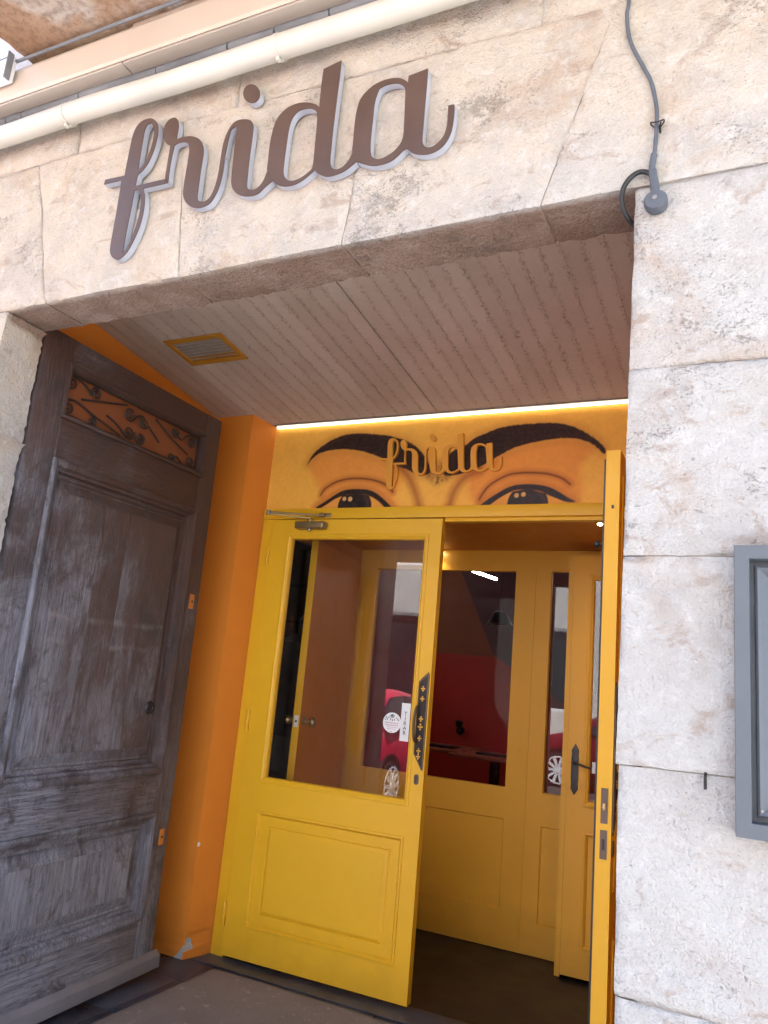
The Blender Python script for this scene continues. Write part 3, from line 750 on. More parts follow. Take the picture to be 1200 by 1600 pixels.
MB().box(.275, .345, .004, .0165, 2.149, 2.172).box(.285, .315, -.016, .004, 2.151, 2.168).build('arm_bracket', M['closer'], dc, bevel=.002)
# stickers on the glass
cxs, czs = .778, 1.168
st = MB().lathe([(.046, .0165), (.046, .0187)], (cxs, 0, czs), 'y', 40).build('round_sticker', M['paper'], None, smooth=False)
st.location = lf.location; st.rotation_euler = lf.rotation_euler
tag(st, 'round white sticker with small dark print on the door glass', 'sticker')
ink = MB()
for wv, zz in ((.012, .036), (.024, .031), (.016, .025)): ink.box(cxs - wv / 2, cxs + wv / 2, .0159, .0163, czs + zz - .002, czs + zz + .0022)
for dx, zz, h in ((-.030, .022, .006), (-.024, .016, .009), (-.017, .024, .006), (-.008, .015, .008), (.002, .012, .008), (.012, .014, .007), (.021, .022, .005), (.029, .017, .008), (.033, .012, .004), (-.034, .012, .005)):
    ink.box(cxs + dx - .002, cxs + dx + .002, .0159, .0163, czs + zz - h / 2, czs + zz + h / 2)
ink.box(cxs - .004, cxs + .004, .0159, .0163, czs - .041, czs - .039).build('small_print', M['ink'], st)['kind'] = 'stuff'
ik2 = MB()
for zz, wv in ((-.001, .068), (-.011, .066)):
    for k in range(9): ik2.box(cxs - wv / 2 + wv * k / 9, cxs - wv / 2 + wv * (k + .72) / 9, .0159, .0163, czs + zz - .002, czs + zz + .002)
for zz, wv in ((-.020, .058), (-.028, .044)): ik2.box(cxs - wv / 2, cxs + wv / 2, .0159, .0163, czs + zz - .0008, czs + zz + .0008)
ik2.build('printed_line', M['inkred'], st)
tl = MB().box(.822, .866, .0165, .0187, 1.092, 1.262).build('pull_label', M['paper'], None)
tl.location = lf.location; tl.rotation_euler = lf.rotation_euler
tag(tl, 'narrow white upright label reading TIRAR on the door glass', 'label')
def text_mesh(body, size, name, mat, par, loc, sx=1.0, depth=.0004):
    cu = bpy.data.curves.new(name, 'FONT'); cu.body = body; cu.size = size; cu.align_x = 'CENTER'; cu.align_y = 'CENTER'; cu.extrude = depth; cu.resolution_u = 3
    to = bpy.data.objects.new('tmp', cu); COL.objects.link(to)
    bpy.context.view_layer.update()
    me = bpy.data.meshes.new_from_object(to.evaluated_get(bpy.context.evaluated_depsgraph_get()))
    bpy.data.objects.remove(to); bpy.data.curves.remove(cu)
    me.transform(Matrix.Rotation(rad(90), 4, 'X') @ Matrix.Scale(sx, 4, (1, 0, 0)))
    me.materials.clear(); me.materials.append(mat)
    o = bpy.data.objects.new(name, me); COL.objects.link(o); o.parent = par; o.location = loc
    return o
for k, ch in enumerate('TIRAR'):
    text_mesh(ch, .026, 'printed_letter', M['ink'], tl, (.844, .0162, 1.2135 - k * .0213))

rl = thing('door_leaf', 'yellow glazed door swung wide open beside the right stone pillar, seen edge on', 'door', (-.436, 1.752, 0), rad(90.4), 'yellow street doors')
leaf(rl, True, .945, .022, 2.137, GL, PN, M['yellow'])
E_ = -.945
for z0, z1 in ((1.006, 1.104), (.909, .988)):
    lk = MB().box(E_ - .0015, E_ + .001, .011, .031, z0, z1).build('lock_plate', M['lockplate'], rl)
    if z0 > 1: MB().lathe([(.0045, -.006), (.0045, 0)], (E_ - .001, .021, z0 + .045), 'x', 12).build('latch', M['brass'], lk); MB().box(E_ - .006, E_, .017, .025, z0 + .036, z0 + .056).build('latch_bolt', M['brass'], lk, bevel=.002)
    else: MB().box(E_ - .002, E_ - .0012, .017, .025, z0 + .025, z0 + .055).build('bolt_slot', M['black'], lk)
fb = MB().box(E_ - .0012, E_ + .001, .013, .027, 1.925, 1.975).build('flush_bolt', M['yellow'], rl)
MB().box(E_ - .0016, E_ - .0008, .016, .024, 1.945, 1.957).build('bolt_slot', M['black'], fb)
MB().box(-.944, -.936, .0445, .050, .03, 2.11).build('rubber_seal', M['black'], rl)
MB().lathe([(.004, .044), (.004, .062), (.011, .064), (.012, .072), (.006, .078)], (-.925, 0, 1.835), 'y', 14).build('door_knob', M['black'], rl)
for hz in (1.94, 1.10, .20):
    MB().lathe([(.0055, -.055), (.0075, -.05), (.0075, .05), (.0055, .055)], (.004, -.006, hz), 'z', 12).build('hinge', M['yellow'], rl)

# ================================================================ vestibule partition, inner doors
pt = thing('glazed_partition', 'ochre panelled partition with large glass pane inside the entrance', 'partition')
def pane_wall(par, x0, x1, y, z0, z1, gl, pn, mat, T=.04, glass='glassdark'):
    g0, g1, gz0, gz1 = gl; p0, p1, pz0, pz1 = pn
    B(x0, g0, y, y + T, z0, z1).build('stile', mat, par); B(g1, x1, y, y + T, z0, z1).build('stile', mat, par)
    for a, b in ((gz1, z1), (pz1, gz0), (z0, pz0)): B(g0, g1, y + .0003, y + T, a, b).build('rail', mat, par)
    MB().loops((g0, g1, gz0, gz1), [(-.002, y - .001), (.001, y - .001), (.004, y + .006), (.004, y + .03)], cap=False).build('glazing_bead', mat, par)
    MB().loops((g0, g1, pz0, pz1), [(-.001, y + .0002), (.004, y + .010), (.006, y + .012)]).build('panel', mat, par)
    B(g0 - .005, g1 + .005, y + .016, y + .020, gz0 - .005, gz1 + .005).build('glass_pane', M[glass], par)
pane_wall(pt, -2.424, -1.2505, VY, 0.002, 2.188, (-2.300, -1.370, .828, 2.064), (-2.300, -1.368, .20, .664), M['ochre'])
pane_wall(pt, -1.2495, -.165, VY, 0.002, 2.188, (-1.160, -.82, .826, 2.066), (-1.160, -.82, .16, .655), M['ochre'], glass='glass')
il = thing('inner_door', 'narrow ochre inner door with black lever handle right of the partition', 'door', (-.978, 2.62, 0))
leaf(il, False, .74, .018, 2.121, (.108, .62, .838, 1.993), (.108, .62, .16, .685), M['ochre'], handle=False)
bh = MB().prism([(.041, .868), (.052, .885), (.060, .90), (.058, .925), (.060, .945), (.060, 1.05), (.058, 1.07), (.060, 1.09), (.052, 1.105), (.041, 1.124), (.030, 1.105), (.022, 1.09), (.024, 1.07), (.022, 1.05), (.022, .945), (.024, .925), (.022, .90), (.030, .885)], -.006, .0).build('handle_plate', M['black'], il, bevel=.0015)
MB().lathe([(.012, -.012), (.012, -.005)], (.041, 0, 1.025), 'y', 16).build('handle_rose', M['black'], bh)
MB().tube(smooth_line([(.041, -.008, 1.025), (.041, -.042, 1.027), (.06, -.048, 1.029), (.10, -.048, 1.018), (.135, -.048, 1.012)], 5), [.006] * 16 + [.005] * 5, 8).build('lever', M['black'], bh)
MB().box(.125, .165, .0165, .0187, .985, 1.04).build('small_label', M['paper'], il)
B(-.030, -.003, .01, .20, .003, 2.121).build('door_jamb', M['ochre'], il)

bd = thing('store_room_door', 'brown door with brass knobs standing ajar behind the door glass', 'door', (-2.405, 2.765, 0), math.atan2(2.02 - 2.765, -2.285 + 2.405))
MB().box(0, .752, -.020, .020, .012, 2.085).build('door_panel', M['brownpaint'], bd)
MB().box(.7522, .754, -.0195, .0195, .012, 2.085).build('edge_strip', M['yellow'], bd)
pk = MB().box(.7538, .755, -.012, .012, 1.075, 1.135).build('latch_plate', M['white'], bd)
MB().lathe([(.006, .0012), (.006, .004)], (.754, 0, 1.105), 'x', 10).build('latch', M['black'], pk)
for sg in (-1, 1):
    MB().lathe([(.026, .020 * sg), (.026, .025 * sg), (.010, .028 * sg), (.009, .05 * sg), (.022, .060 * sg), (.026, .072 * sg), (.020, .084 * sg), (.006, .088 * sg)], (.695, 0, 1.105), 'y', 18).build('door_knob', M['brass'], bd)
for hz in (1.85, .9, .25):
    MB().lathe([(.006, -.045), (.006, .045)], (-.004, .022, hz), 'z', 10).build('hinge', M['brownpaint'], bd)
SIGN= {'f': [[(-1.9917, 2.893), (-1.9897, 2.9102), (-1.9023, 2.9049), (-1.9014, 2.9577), (-1.8999, 3.0182), (-1.8965, 3.0602), (-1.8859, 3.0882), (-1.8644, 3.1039), (-1.8329, 3.1045), (-1.8099, 3.0932), (-1.7919, 3.0719), (-1.7841, 3.0426), (-1.7839, 3.0065), (-1.7894, 2.972), (-1.8023, 2.9335), (-1.8213, 2.9085), (-1.8415, 2.8954), (-1.8434, 2.8745), (-1.8438, 2.8528), (-1.7171, 2.8488), (-1.7022, 2.8327), (-1.8066, 2.8356), (-1.7957, 2.8087), (-1.7891, 2.7725), (-1.7891, 2.7322), (-1.7947, 2.6934), (-1.8073, 2.656), (-1.824, 2.6223), (-1.8433, 2.6004), (-1.8655, 2.5918), (-1.8883, 2.6016), (-1.9027, 2.6195), (-1.9088, 2.6407), (-1.9095, 2.6986), (-1.9094, 2.7628), (-1.9105, 2.834), (-1.912, 2.8904)], [(-1.8447, 2.911), (-1.8461, 2.9622), (-1.8467, 3.0167), (-1.846, 3.0652), (-1.8376, 3.0825), (-1.8217, 3.083), (-1.8076, 3.064), (-1.8004, 3.0348), (-1.8016, 2.999), (-1.8086, 2.9649), (-1.8221, 2.9294)], [(-1.8447, 2.8371), (-1.8454, 2.7903), (-1.8472, 2.7326), (-1.8489, 2.6754), (-1.8491, 2.6116), (-1.8347, 2.6243), (-1.8214, 2.6587), (-1.81, 2.7021), (-1.8043, 2.7469), (-1.8072, 2.7879), (-1.8148, 2.8187), (-1.8293, 2.836)]], 'r': [[(-1.7171, 2.8488), (-1.7188, 2.9131), (-1.7186, 2.9718), (-1.7338, 2.9816), (-1.7468, 2.9968), (-1.7587, 3.0238), (-1.7591, 3.0539), (-1.7446, 3.0741), (-1.7216, 3.0767), (-1.7043, 3.063), (-1.6969, 3.0371), (-1.6967, 3.0074), (-1.6958, 2.9883), (-1.6724, 2.9904), (-1.639, 2.9858), (-1.611, 2.9732), (-1.5921, 2.9567), (-1.5785, 2.933), (-1.5732, 2.906), (-1.5734, 2.8493), (-1.572, 2.7872), (-1.5704, 2.7535), (-1.5601, 2.7368), (-1.5384, 2.7299), (-1.5195, 2.7412), (-1.5064, 2.7724), (-1.5004, 2.8208), (-1.5005, 2.8766), (-1.4846, 2.8726), (-1.4833, 2.8278), (-1.4875, 2.7791), (-1.4997, 2.7434), (-1.5171, 2.7198), (-1.5465, 2.7124), (-1.5785, 2.7175), (-1.607, 2.7364), (-1.6257, 2.7628), (-1.6325, 2.7896), (-1.6335, 2.8408), (-1.6329, 2.8979), (-1.634, 2.9328), (-1.6431, 2.9583), (-1.6623, 2.9708), (-1.689, 2.973), (-1.7011, 2.9673), (-1.7046, 2.933), (-1.7056, 2.8924), (-1.7022, 2.8327)]], 'i': [[(-1.5005, 2.8766), (-1.4986, 2.9211), (-1.4916, 2.9532), (-1.4777, 2.9808), (-1.4582, 2.9925), (-1.4307, 2.9906), (-1.4051, 2.9796), (-1.3921, 2.9604), (-1.389, 2.9317), (-1.3885, 2.8818), (-1.3878, 2.8268), (-1.3852, 2.7719), (-1.3826, 2.7471), (-1.3739, 2.7355), (-1.3558, 2.7303), (-1.3394, 2.7357), (-1.3248, 2.7526), (-1.3149, 2.7823), (-1.2899, 2.7456), (-1.3157, 2.7293), (-1.3361, 2.7137), (-1.3614, 2.7103), (-1.3913, 2.7169), (-1.4169, 2.7306), (-1.4349, 2.7508), (-1.4447, 2.7748), (-1.4479, 2.8139), (-1.4509, 2.8698), (-1.4535, 2.9319), (-1.4526, 2.9683), (-1.4625, 2.9738), (-1.4751, 2.9647), (-1.4801, 2.9389), (-1.483, 2.9002), (-1.4846, 2.8726)]], 'dot': [[(-1.3833, 3.0679), (-1.3864, 3.079), (-1.3925, 3.09), (-1.4008, 3.0999), (-1.4106, 3.1076), (-1.421, 3.1124), (-1.4309, 3.1137), (-1.4394, 3.1115), (-1.4455, 3.1059), (-1.4487, 3.0975), (-1.4487, 3.0871), (-1.4454, 3.0758), (-1.4392, 3.0648), (-1.4307, 3.0549), (-1.4208, 3.0474), (-1.4105, 3.0428), (-1.4007, 3.0416), (-1.3925, 3.0439), (-1.3864, 3.0494), (-1.3833, 3.0577)]], 'd': [[(-1.3146, 2.7823), (-1.3169, 2.8181), (-1.3185, 2.8596), (-1.3176, 2.8938), (-1.3124, 2.934), (-1.2987, 2.9651), (-1.2727, 2.9857), (-1.2378, 2.9911), (-1.2018, 2.9842), (-1.1722, 2.9695), (-1.1583, 2.9566), (-1.1592, 2.9979), (-1.1599, 3.0429), (-1.1589, 3.0856), (-1.1001, 3.0969), (-1.0995, 3.0451), (-1.1006, 2.9672), (-1.1014, 2.877), (-1.1001, 2.8041), (-1.0979, 2.758), (-1.087, 2.7372), (-1.0699, 2.7306), (-1.0512, 2.737), (-1.0368, 2.7527), (-1.0282, 2.773), (-1.0119, 2.7415), (-1.025, 2.7326), (-1.0491, 2.7192), (-1.0809, 2.7139), (-1.1075, 2.7163), (-1.1324, 2.7306), (-1.1479, 2.7472), (-1.1601, 2.7371), (-1.1885, 2.7208), (-1.215, 2.7138), (-1.2465, 2.7163), (-1.2727, 2.7282), (-1.29, 2.7455)], [(-1.2338, 2.9609), (-1.2133, 2.9647), (-1.1847, 2.9587), (-1.1644, 2.94), (-1.1595, 2.9062), (-1.1573, 2.8386), (-1.1561, 2.759), (-1.171, 2.7429), (-1.1966, 2.7306), (-1.2239, 2.729), (-1.2428, 2.7399), (-1.2545, 2.7593), (-1.2581, 2.7903), (-1.2579, 2.851), (-1.2568, 2.9053), (-1.2503, 2.9413)]], 'a': [[(-1.0282, 2.773), (-1.0298, 2.8057), (-1.0311, 2.858), (-1.0295, 2.9035), (-1.0219, 2.941), (-1.0019, 2.9649), (-0.9746, 2.98), (-0.937, 2.9838), (-0.9052, 2.9773), (-0.8856, 2.9648), (-0.8748, 2.9537), (-0.8742, 2.9743), (-0.8173, 2.9806), (-0.8162, 2.9385), (-0.8163, 2.8751), (-0.8158, 2.806), (-0.8151, 2.7563), (-0.8057, 2.7355), (-0.7878, 2.7291), (-0.7711, 2.7358), (-0.7553, 2.7529), (-0.7484, 2.7755), (-0.7468, 2.8056), (-0.748, 2.8442), (-0.7307, 2.843), (-0.729, 2.8191), (-0.7303, 2.7828), (-0.7354, 2.7538), (-0.7504, 2.7274), (-0.7722, 2.7136), (-0.7978, 2.7103), (-0.8276, 2.7178), (-0.8463, 2.7292), (-0.8606, 2.7433), (-0.871, 2.7385), (-0.8933, 2.7205), (-0.9169, 2.7126), (-0.9475, 2.7126), (-0.9731, 2.72), (-0.9963, 2.732), (-1.0119, 2.7415)], [(-0.9631, 2.96), (-0.9447, 2.9657), (-0.9164, 2.9637), (-0.8937, 2.9523), (-0.8814, 2.9324), (-0.8784, 2.8994), (-0.875, 2.8347), (-0.8746, 2.778), (-0.8902, 2.7508), (-0.9131, 2.7366), (-0.9401, 2.7308), (-0.9596, 2.74), (-0.9696, 2.7583), (-0.9736, 2.7975), (-0.974, 2.8619), (-0.9727, 2.9234)]]}
MURAL= {'browL': [(-2.2254, 2.4436), (-2.217, 2.4692), (-2.1828, 2.516), (-2.1294, 2.554), (-2.0674, 2.5839), (-1.9967, 2.6017), (-1.9171, 2.6026), (-1.8301, 2.5927), (-1.7521, 2.5792), (-1.6868, 2.5597), (-1.6284, 2.5355), (-1.5758, 2.4973), (-1.5352, 2.4486), (-1.5062, 2.3896), (-1.5219, 2.3615), (-1.5897, 2.3756), (-1.6344, 2.3949), (-1.6859, 2.4146), (-1.7545, 2.4476), (-1.8104, 2.4738), (-1.8585, 2.4919), (-1.9229, 2.5097), (-1.9956, 2.5209), (-2.0682, 2.5211), (-2.1406, 2.5101), (-2.1874, 2.4864)], 'browR': [(-1.4266, 2.3579), (-1.4385, 2.3982), (-1.4273, 2.4434), (-1.389, 2.4815), (-1.3268, 2.5067), (-1.2941, 2.5333), (-1.2341, 2.5582), (-1.1656, 2.5811), (-1.0898, 2.5915), (-1.0147, 2.5926), (-0.9191, 2.5913), (-0.8465, 2.5787), (-0.789, 2.5561), (-0.732, 2.5192), (-0.6897, 2.4838), (-0.6629, 2.4496), (-0.6677, 2.426), (-0.7168, 2.4744), (-0.773, 2.4996), (-0.8297, 2.5119), (-0.9011, 2.511), (-0.9734, 2.5017), (-1.0467, 2.4892), (-1.1057, 2.4695), (-1.1647, 2.4381), (-1.2559, 2.3876), (-1.3115, 2.3703), (-1.3681, 2.3557)], 'vee': [(-1.5529, 2.4436), (-1.4091, 2.4368), (-1.3801, 2.3618), (-1.4235, 2.3182), (-1.4687, 2.2942), (-1.5195, 2.3328), (-1.5536, 2.38)], 'lashL': [(-2.1426, 2.207), (-2.0912, 2.2376), (-2.0462, 2.2652), (-2.0012, 2.2898), (-1.955, 2.3006), (-1.9004, 2.3011), (-1.8458, 2.296), (-1.7982, 2.2785), (-1.7496, 2.2446), (-1.6964, 2.1954), (-1.7299, 2.196), (-1.7706, 2.2292), (-1.811, 2.2551), (-1.8586, 2.2717), (-1.8977, 2.2763), (-1.9521, 2.2742), (-1.9983, 2.264), (-2.0363, 2.2492), (-2.0812, 2.2216), (-2.1117, 2.2064)], 'lashR': [(-1.2379, 2.1975), (-1.1979, 2.2305), (-1.1539, 2.258), (-1.1102, 2.2822), (-1.0662, 2.2958), (-1.0074, 2.2983), (-0.949, 2.292), (-0.9054, 2.2797), (-0.862, 2.2566), (-0.8189, 2.2289), (-0.787, 2.2102), (-0.8322, 2.2119), (-0.8749, 2.2288), (-0.911, 2.2442), (-0.9476, 2.2627), (-1.006, 2.2717), (-1.0649, 2.2719), (-1.1013, 2.258), (-1.1449, 2.2338), (-1.1959, 2.199)], 'irisL': [(-2.011, 2.2579), (-2.0, 2.162), (-1.8146, 2.2531), (-1.9168, 2.3016), (-1.8968, 2.1189)], 'irisR': [(-1.1028, 2.2581), (-1.0961, 2.1395), (-0.91, 2.2529), (-1.0073, 2.2969), (-0.9971, 2.0949)], 'hiL': [(-1.9755, 2.2514), (-1.9644, 2.2511), (-1.9415, 2.2491), (-1.9289, 2.2489)], 'hiR': [(-1.0605, 2.2458), (-1.0494, 2.2455), (-1.0276, 2.2501), (-1.0166, 2.2498)], 'creaseL': [(-2.1201, 2.275), (-2.1032, 2.3035), (-2.062, 2.3311), (-2.0082, 2.3509), (-1.9301, 2.3589), (-1.8517, 2.3526), (-1.7891, 2.3384), (-1.7339, 2.3136), (-1.701, 2.2814)], 'creaseR': [(-1.2401, 2.2315), (-1.2286, 2.2554), (-1.1945, 2.2983), (-1.1284, 2.3376), (-1.0693, 2.3527), (-0.9808, 2.3523), (-0.9082, 2.342), (-0.8505, 2.3202), (-0.8143, 2.2921)], 'noseL': [(-1.6762, 2.4125), (-1.6273, 2.3619), (-1.5847, 2.2918), (-1.5476, 2.1961)], 'noseR': [(-1.3913, 2.2043), (-1.369, 2.2807), (-1.3218, 2.3409), (-1.2533, 2.3729)], 'eyeL': [(-2.1117, 2.2064), (-2.0734, 2.2236), (-2.0363, 2.2492), (-1.9983, 2.264), (-1.8977, 2.2763), (-1.811, 2.2551), (-1.7706, 2.2292), (-1.7299, 2.196)], 'eyeR': [(-1.1959, 2.199), (-1.1449, 2.2338), (-1.1013, 2.258), (-1.006, 2.2717), (-0.911, 2.2442), (-0.8749, 2.2288), (-0.8322, 2.2119), (-0.8108, 2.2)], 'skinL': [(-2.2144, 2.4357), (-2.1397, 2.5026), (-1.9948, 2.5135), (-1.8578, 2.4847), (-1.7534, 2.437), (-1.6568, 2.363), (-1.6909, 2.2536), (-1.7005, 2.1989), (-2.1361, 2.2069), (-2.1205, 2.2786)], 'skinR': [(-1.2343, 2.2012), (-1.2975, 2.3323), (-1.2089, 2.4056), (-1.1053, 2.4619), (-0.9731, 2.4964), (-0.8295, 2.5067), (-0.7727, 2.4885), (-0.7163, 2.4561), (-0.7683, 2.3642), (-0.7906, 2.2139)]}

# ================================================================ lettering
def dense(c, k=4):
    P = [Vector((a, b)) for a, b in c]; N = len(P); sharp = []
    for i in range(N):
        d1 = (P[i] - P[i - 1]); d2 = (P[(i + 1) % N] - P[i])
        sharp.append(abs(d1.angle_signed(d2, 0)) > rad(48))
    out = []
    for i in range(N):
        j = (i + 1) % N; p1, p2 = P[i], P[j]
        m1 = (p2 - p1) if sharp[i] else (p2 - P[i - 1]) * .5
        m2 = (p2 - p1) if sharp[j] else (P[(j + 1) % N] - p1) * .5
        ln = (p2 - p1).length
        if m1.length > 1.3 * ln: m1 = m1.normalized() * 1.3 * ln
        if m2.length > 1.3 * ln: m2 = m2.normalized() * 1.3 * ln
        for q in range(k):
            t = q / k; t2 = t * t; t3 = t2 * t
            out.append(p1 * (2 * t3 - 3 * t2 + 1) + m1 * (t3 - 2 * t2 + t) + p2 * (-2 * t3 + 3 * t2) + m2 * (t3 - t2))
    return out
def glyph(name, contours, fn, y0, y1, mat, par, bev=0.0):
    cu = bpy.data.curves.new(name, 'CURVE'); cu.dimensions = '2D'; cu.fill_mode = 'BOTH'; cu.extrude = (y1 - y0) / 2; cu.bevel_depth = bev; cu.bevel_resolution = 1; cu.offset = -bev
    for c in contours:
        pts = dense(c); sp = cu.splines.new('POLY'); sp.points.add(len(pts) - 1); sp.use_cyclic_u = True
        for i, p in enumerate(pts): q = fn(p.x, p.y); sp.points[i].co = (q[0], q[1], 0, 1)
    to = bpy.data.objects.new('tmp', cu); COL.objects.link(to); bpy.context.view_layer.update()
    me = bpy.data.meshes.new_from_object(to.evaluated_get(bpy.context.evaluated_depsgraph_get()))
    bpy.data.objects.remove(to); bpy.data.curves.remove(cu)
    me.transform(Matrix.Translation((0, (y0 + y1) / 2, 0)) @ Matrix.Rotation(rad(90), 4, 'X'))
    me.materials.clear(); me.materials.append(mat)
    o = bpy.data.objects.new(name, me); COL.objects.link(o); o.parent = par
    return o
sign = thing('shop_sign', 'large brown script lettering reading frida mounted on the stone lintel', 'sign')
idf = lambda a, b: (a, b)
for k in ('f', 'r', 'i', 'd', 'a', 'dot'):
    nm = 'dot' if k == 'dot' else 'letter'
    g_ = glyph(nm, SIGN[k], idf, -.0275, -.0245, M['signface'], sign)
    glyph(nm + '_side', SIGN[k], idf, -.0244, -.004, M['signside'], g_)
small = thing('lettering', 'small orange raised script reading frida fixed over the painted eyebrows', 'sign')
# affine map from the big sign to the small one
src = np.array([[-2.2318, 2.8263, 1], [-.8, 2.8, 1], [0, 0, 1]], float)
def key(): 
    f = SIGN['f'][0]; a = SIGN['a'][0]; d = SIGN['d'][0]
    return min(f, key=lambda q: q[0]), max(a, key=lambda q: q[0]), min(f, key=lambda q: q[1]), max(d, key=lambda q: q[1])
ks = key(); kd = [(-1.781, 2.452), (-1.134, 2.426), (-1.711, 2.285), (-1.341, 2.556)]
A_ = np.array([[q[0], q[1], 1] for q in ks]); Bm = np.array(kd)
AF, *_r = np.linalg.lstsq(A_, Bm, rcond=None)
sf = lambda a, b: tuple(np.array([a, b, 1.0]) @ AF)
for k in ('f', 'r', 'i', 'd', 'a', 'dot'):
    glyph('dot' if k == 'dot' else 'letter', SIGN[k], sf, 1.738, 1.755, M['lettertan'], small)

# ================================================================ mural of eyes (flat print on a panel)
mur = thing('eye_mural', 'orange panel painted with two dark lined eyes under thick black eyebrows', 'mural')
X0, X1, Z0, Z1, YM = -2.455, -.27, 2.200, 2.655, 1.757
nx2, nz2 = 700, 150
gx = np.linspace(X0, X1, nx2 + 1); gz = np.linspace(Z0, Z1, nz2 + 1)
GX, GZ = np.meshgrid(gx, gz)
P2 = np.stack([GX.ravel(), GZ.ravel()], 1)
def seg_d(P, poly, closed=True):
    pts = np.array(poly); n = len(pts); D = np.full(len(P), 1e9)
    for i in range(n if closed else n - 1):
        a = pts[i]; b = pts[(i + 1) % n]; ab = b - a
        t = np.clip(((P - a) @ ab) / max(1e-12, ab @ ab), 0, 1)
        D = np.minimum(D, np.hypot(*(P - a - t[:, None] * ab).T))
    return D
def sdf(P, poly):
    pts = np.array(poly); n = len(pts); ins = np.zeros(len(P), bool)
    for i in range(n):
        a = pts[i]; b = pts[(i + 1) % n]
        c = ((a[1] > P[:, 1]) != (b[1] > P[:, 1])) & (P[:, 0] < (b[0] - a[0]) * (P[:, 1] - a[1]) / (b[1] - a[1] + 1e-12) + a[0])
        ins ^= c
    d = seg_d(P, poly); return np.where(ins, -d, d)
sm2 = lambda c: [tuple(p)[:2] for p in smooth_line([(a, b, 0) for a, b in c], 4, True)]
so2 = lambda c: [tuple(p)[:2] for p in smooth_line([(a, b, 0) for a, b in c], 5, False)]
ss = lambda x: np.clip(x, 0, 1) ** 2 * (3 - 2 * np.clip(x, 0, 1))
def hashn(P, s, seed):      # smooth value noise
    rng = np.random.RandomState(seed); G = rng.rand(128, 128)
    u = P[:, 0] * s + 60; v = P[:, 1] * s + 60
    i = np.floor(u).astype(int); j = np.floor(v).astype(int); fu = ss(u - i); fv = ss(v - j); i %= 127; j %= 127
    return (G[i, j] * (1 - fu) + G[i + 1, j] * fu) * (1 - fv) + (G[i, j + 1] * (1 - fu) + G[i + 1, j + 1] * fu) * fv
colr = np.tile(np.array([[.92, .48, .075]]), (len(P2), 1))
def blend(a, c):
    global colr
    a = np.clip(a, 0, 1)[:, None]; colr = colr * (1 - a) + np.array([c]) * a
nz_ = hashn(P2, 22, 1)
skin = (.84, .31, .055); shade = (.42, .085, .018); dark = (.018, .009, .010)
for sk, cr, ns, ls, ey, br in (('skinL', 'creaseL', 'noseL', 'lashL', 'eyeL', 'browL'), ('skinR', 'creaseR', 'noseR', 'lashR', 'eyeR', 'browR')):
    d = sdf(P2, sm2(MURAL[sk])); blend(ss((.03 - d) / .06) * .85, skin)
    d = sdf(P2, sm2(MURAL[br])); blend(ss(1 - np.abs(d) / .05) * .30, shade)
    d = seg_d(P2, so2(MURAL[ns]), False); blend(ss(1 - d / .050) * .62, shade); blend(ss(1 - d / .018) * .30, (.26, .05, .016))
    c = so2(MURAL[cr]); d = seg_d(P2, c, False); blend(ss(1 - d / .034) * .55, shade); blend(ss(1 - d / .0085) * .85, (.10, .025, .012))
    d = sdf(P2, sm2(MURAL[ls])); blend(ss(1 - np.maximum(d, 0) / .045) * .45, shade)
    d = sdf(P2, MURAL[ey]); blend(ss((.002 - d) / .004), (.82, .36, .06)); 
vee = sdf(P2, sm2(MURAL['vee']))
strand = .5 + .5 * np.sin(P2[:, 0] * 260 + 22 * hashn(P2, 30, 4) + P2[:, 1] * 60)
blend(ss((.012 - vee) / .04) * (.25 + .75 * strand * hashn(P2, 60, 6)), (.16, .05, .02))
for br in ('browL', 'browR'):
    d = sdf(P2, sm2(MURAL[br])) + .0035 * (hashn(P2 * [1.0, .6], 110, 3) - .5)
    tone = .6 + .9 * hashn(P2 * [.5, 2.0], 50, 9)
    a = ss((.0035 - d) / .007)
    colr = colr * (1 - a[:, None]) + (np.array([dark])[0] * tone[:, None]) * a[:, None]
    d0 = sdf(P2, sm2(MURAL[br])); blend(ss(1 - np.abs(d0 + .012) / .02) * .12, (.10, .04, .03))
def clip_eye(e): return sdf(P2, MURAL[e])
for ir, ey, hi, ink in (('irisL', 'eyeL', 'hiL', (.012, .010, .012)), ('irisR', 'eyeR', 'hiR', (.030, .030, .036))):
    q = MURAL[ir]; cx = (q[0][0] + q[2][0]) / 2; rx = abs(q[2][0] - q[0][0]) / 2; tz = q[3][1]; rz = rx * .95; cz = tz - rz
    rr = np.hypot((P2[:, 0] - cx) / rx, (P2[:, 1] - cz) / rz)
    lim = clip_eye(ey)
    blend(ss((1.03 - rr) / .06) * ss((.006 - lim) / .004), ink)
    ring = ss(1 - np.abs(rr - .80) / .22) * ss((P2[:, 0] - cx) / rx * 1.2) * .35
    blend(ring * ss((.0 - lim) / .004), (.10, .055, .05))
for ls, c in (('lashL', (.012, .009, .011)), ('lashR', (.030, .028, .034))):
    d = sdf(P2, sm2(MURAL[ls])); blend(ss((.003 - d) / .005), c)
for hi in ('hiL', 'hiR'):
    q = MURAL[hi]
    for a, b in ((0, 1), (2, 3)):
        r = np.hypot(q[a][0] - q[b][0], q[a][1] - q[b][1]); d = np.hypot(P2[:, 0] - q[a][0], P2[:, 1] - q[a][1]) - r
        blend(ss((.002 - d) / .004), (.72, .40, .14))
colr *= (1 + .05 * (nz_[:, None] - .5))
me = bpy.data.meshes.new('painted_panel')
w1 = nx2 + 1
vv = np.zeros((len(P2), 3), np.float32); vv[:, 0] = P2[:, 0]; vv[:, 1] = YM; vv[:, 2] = P2[:, 1]
ii = (np.arange(nz2)[:, None] * w1 + np.arange(nx2)[None, :]).ravel()
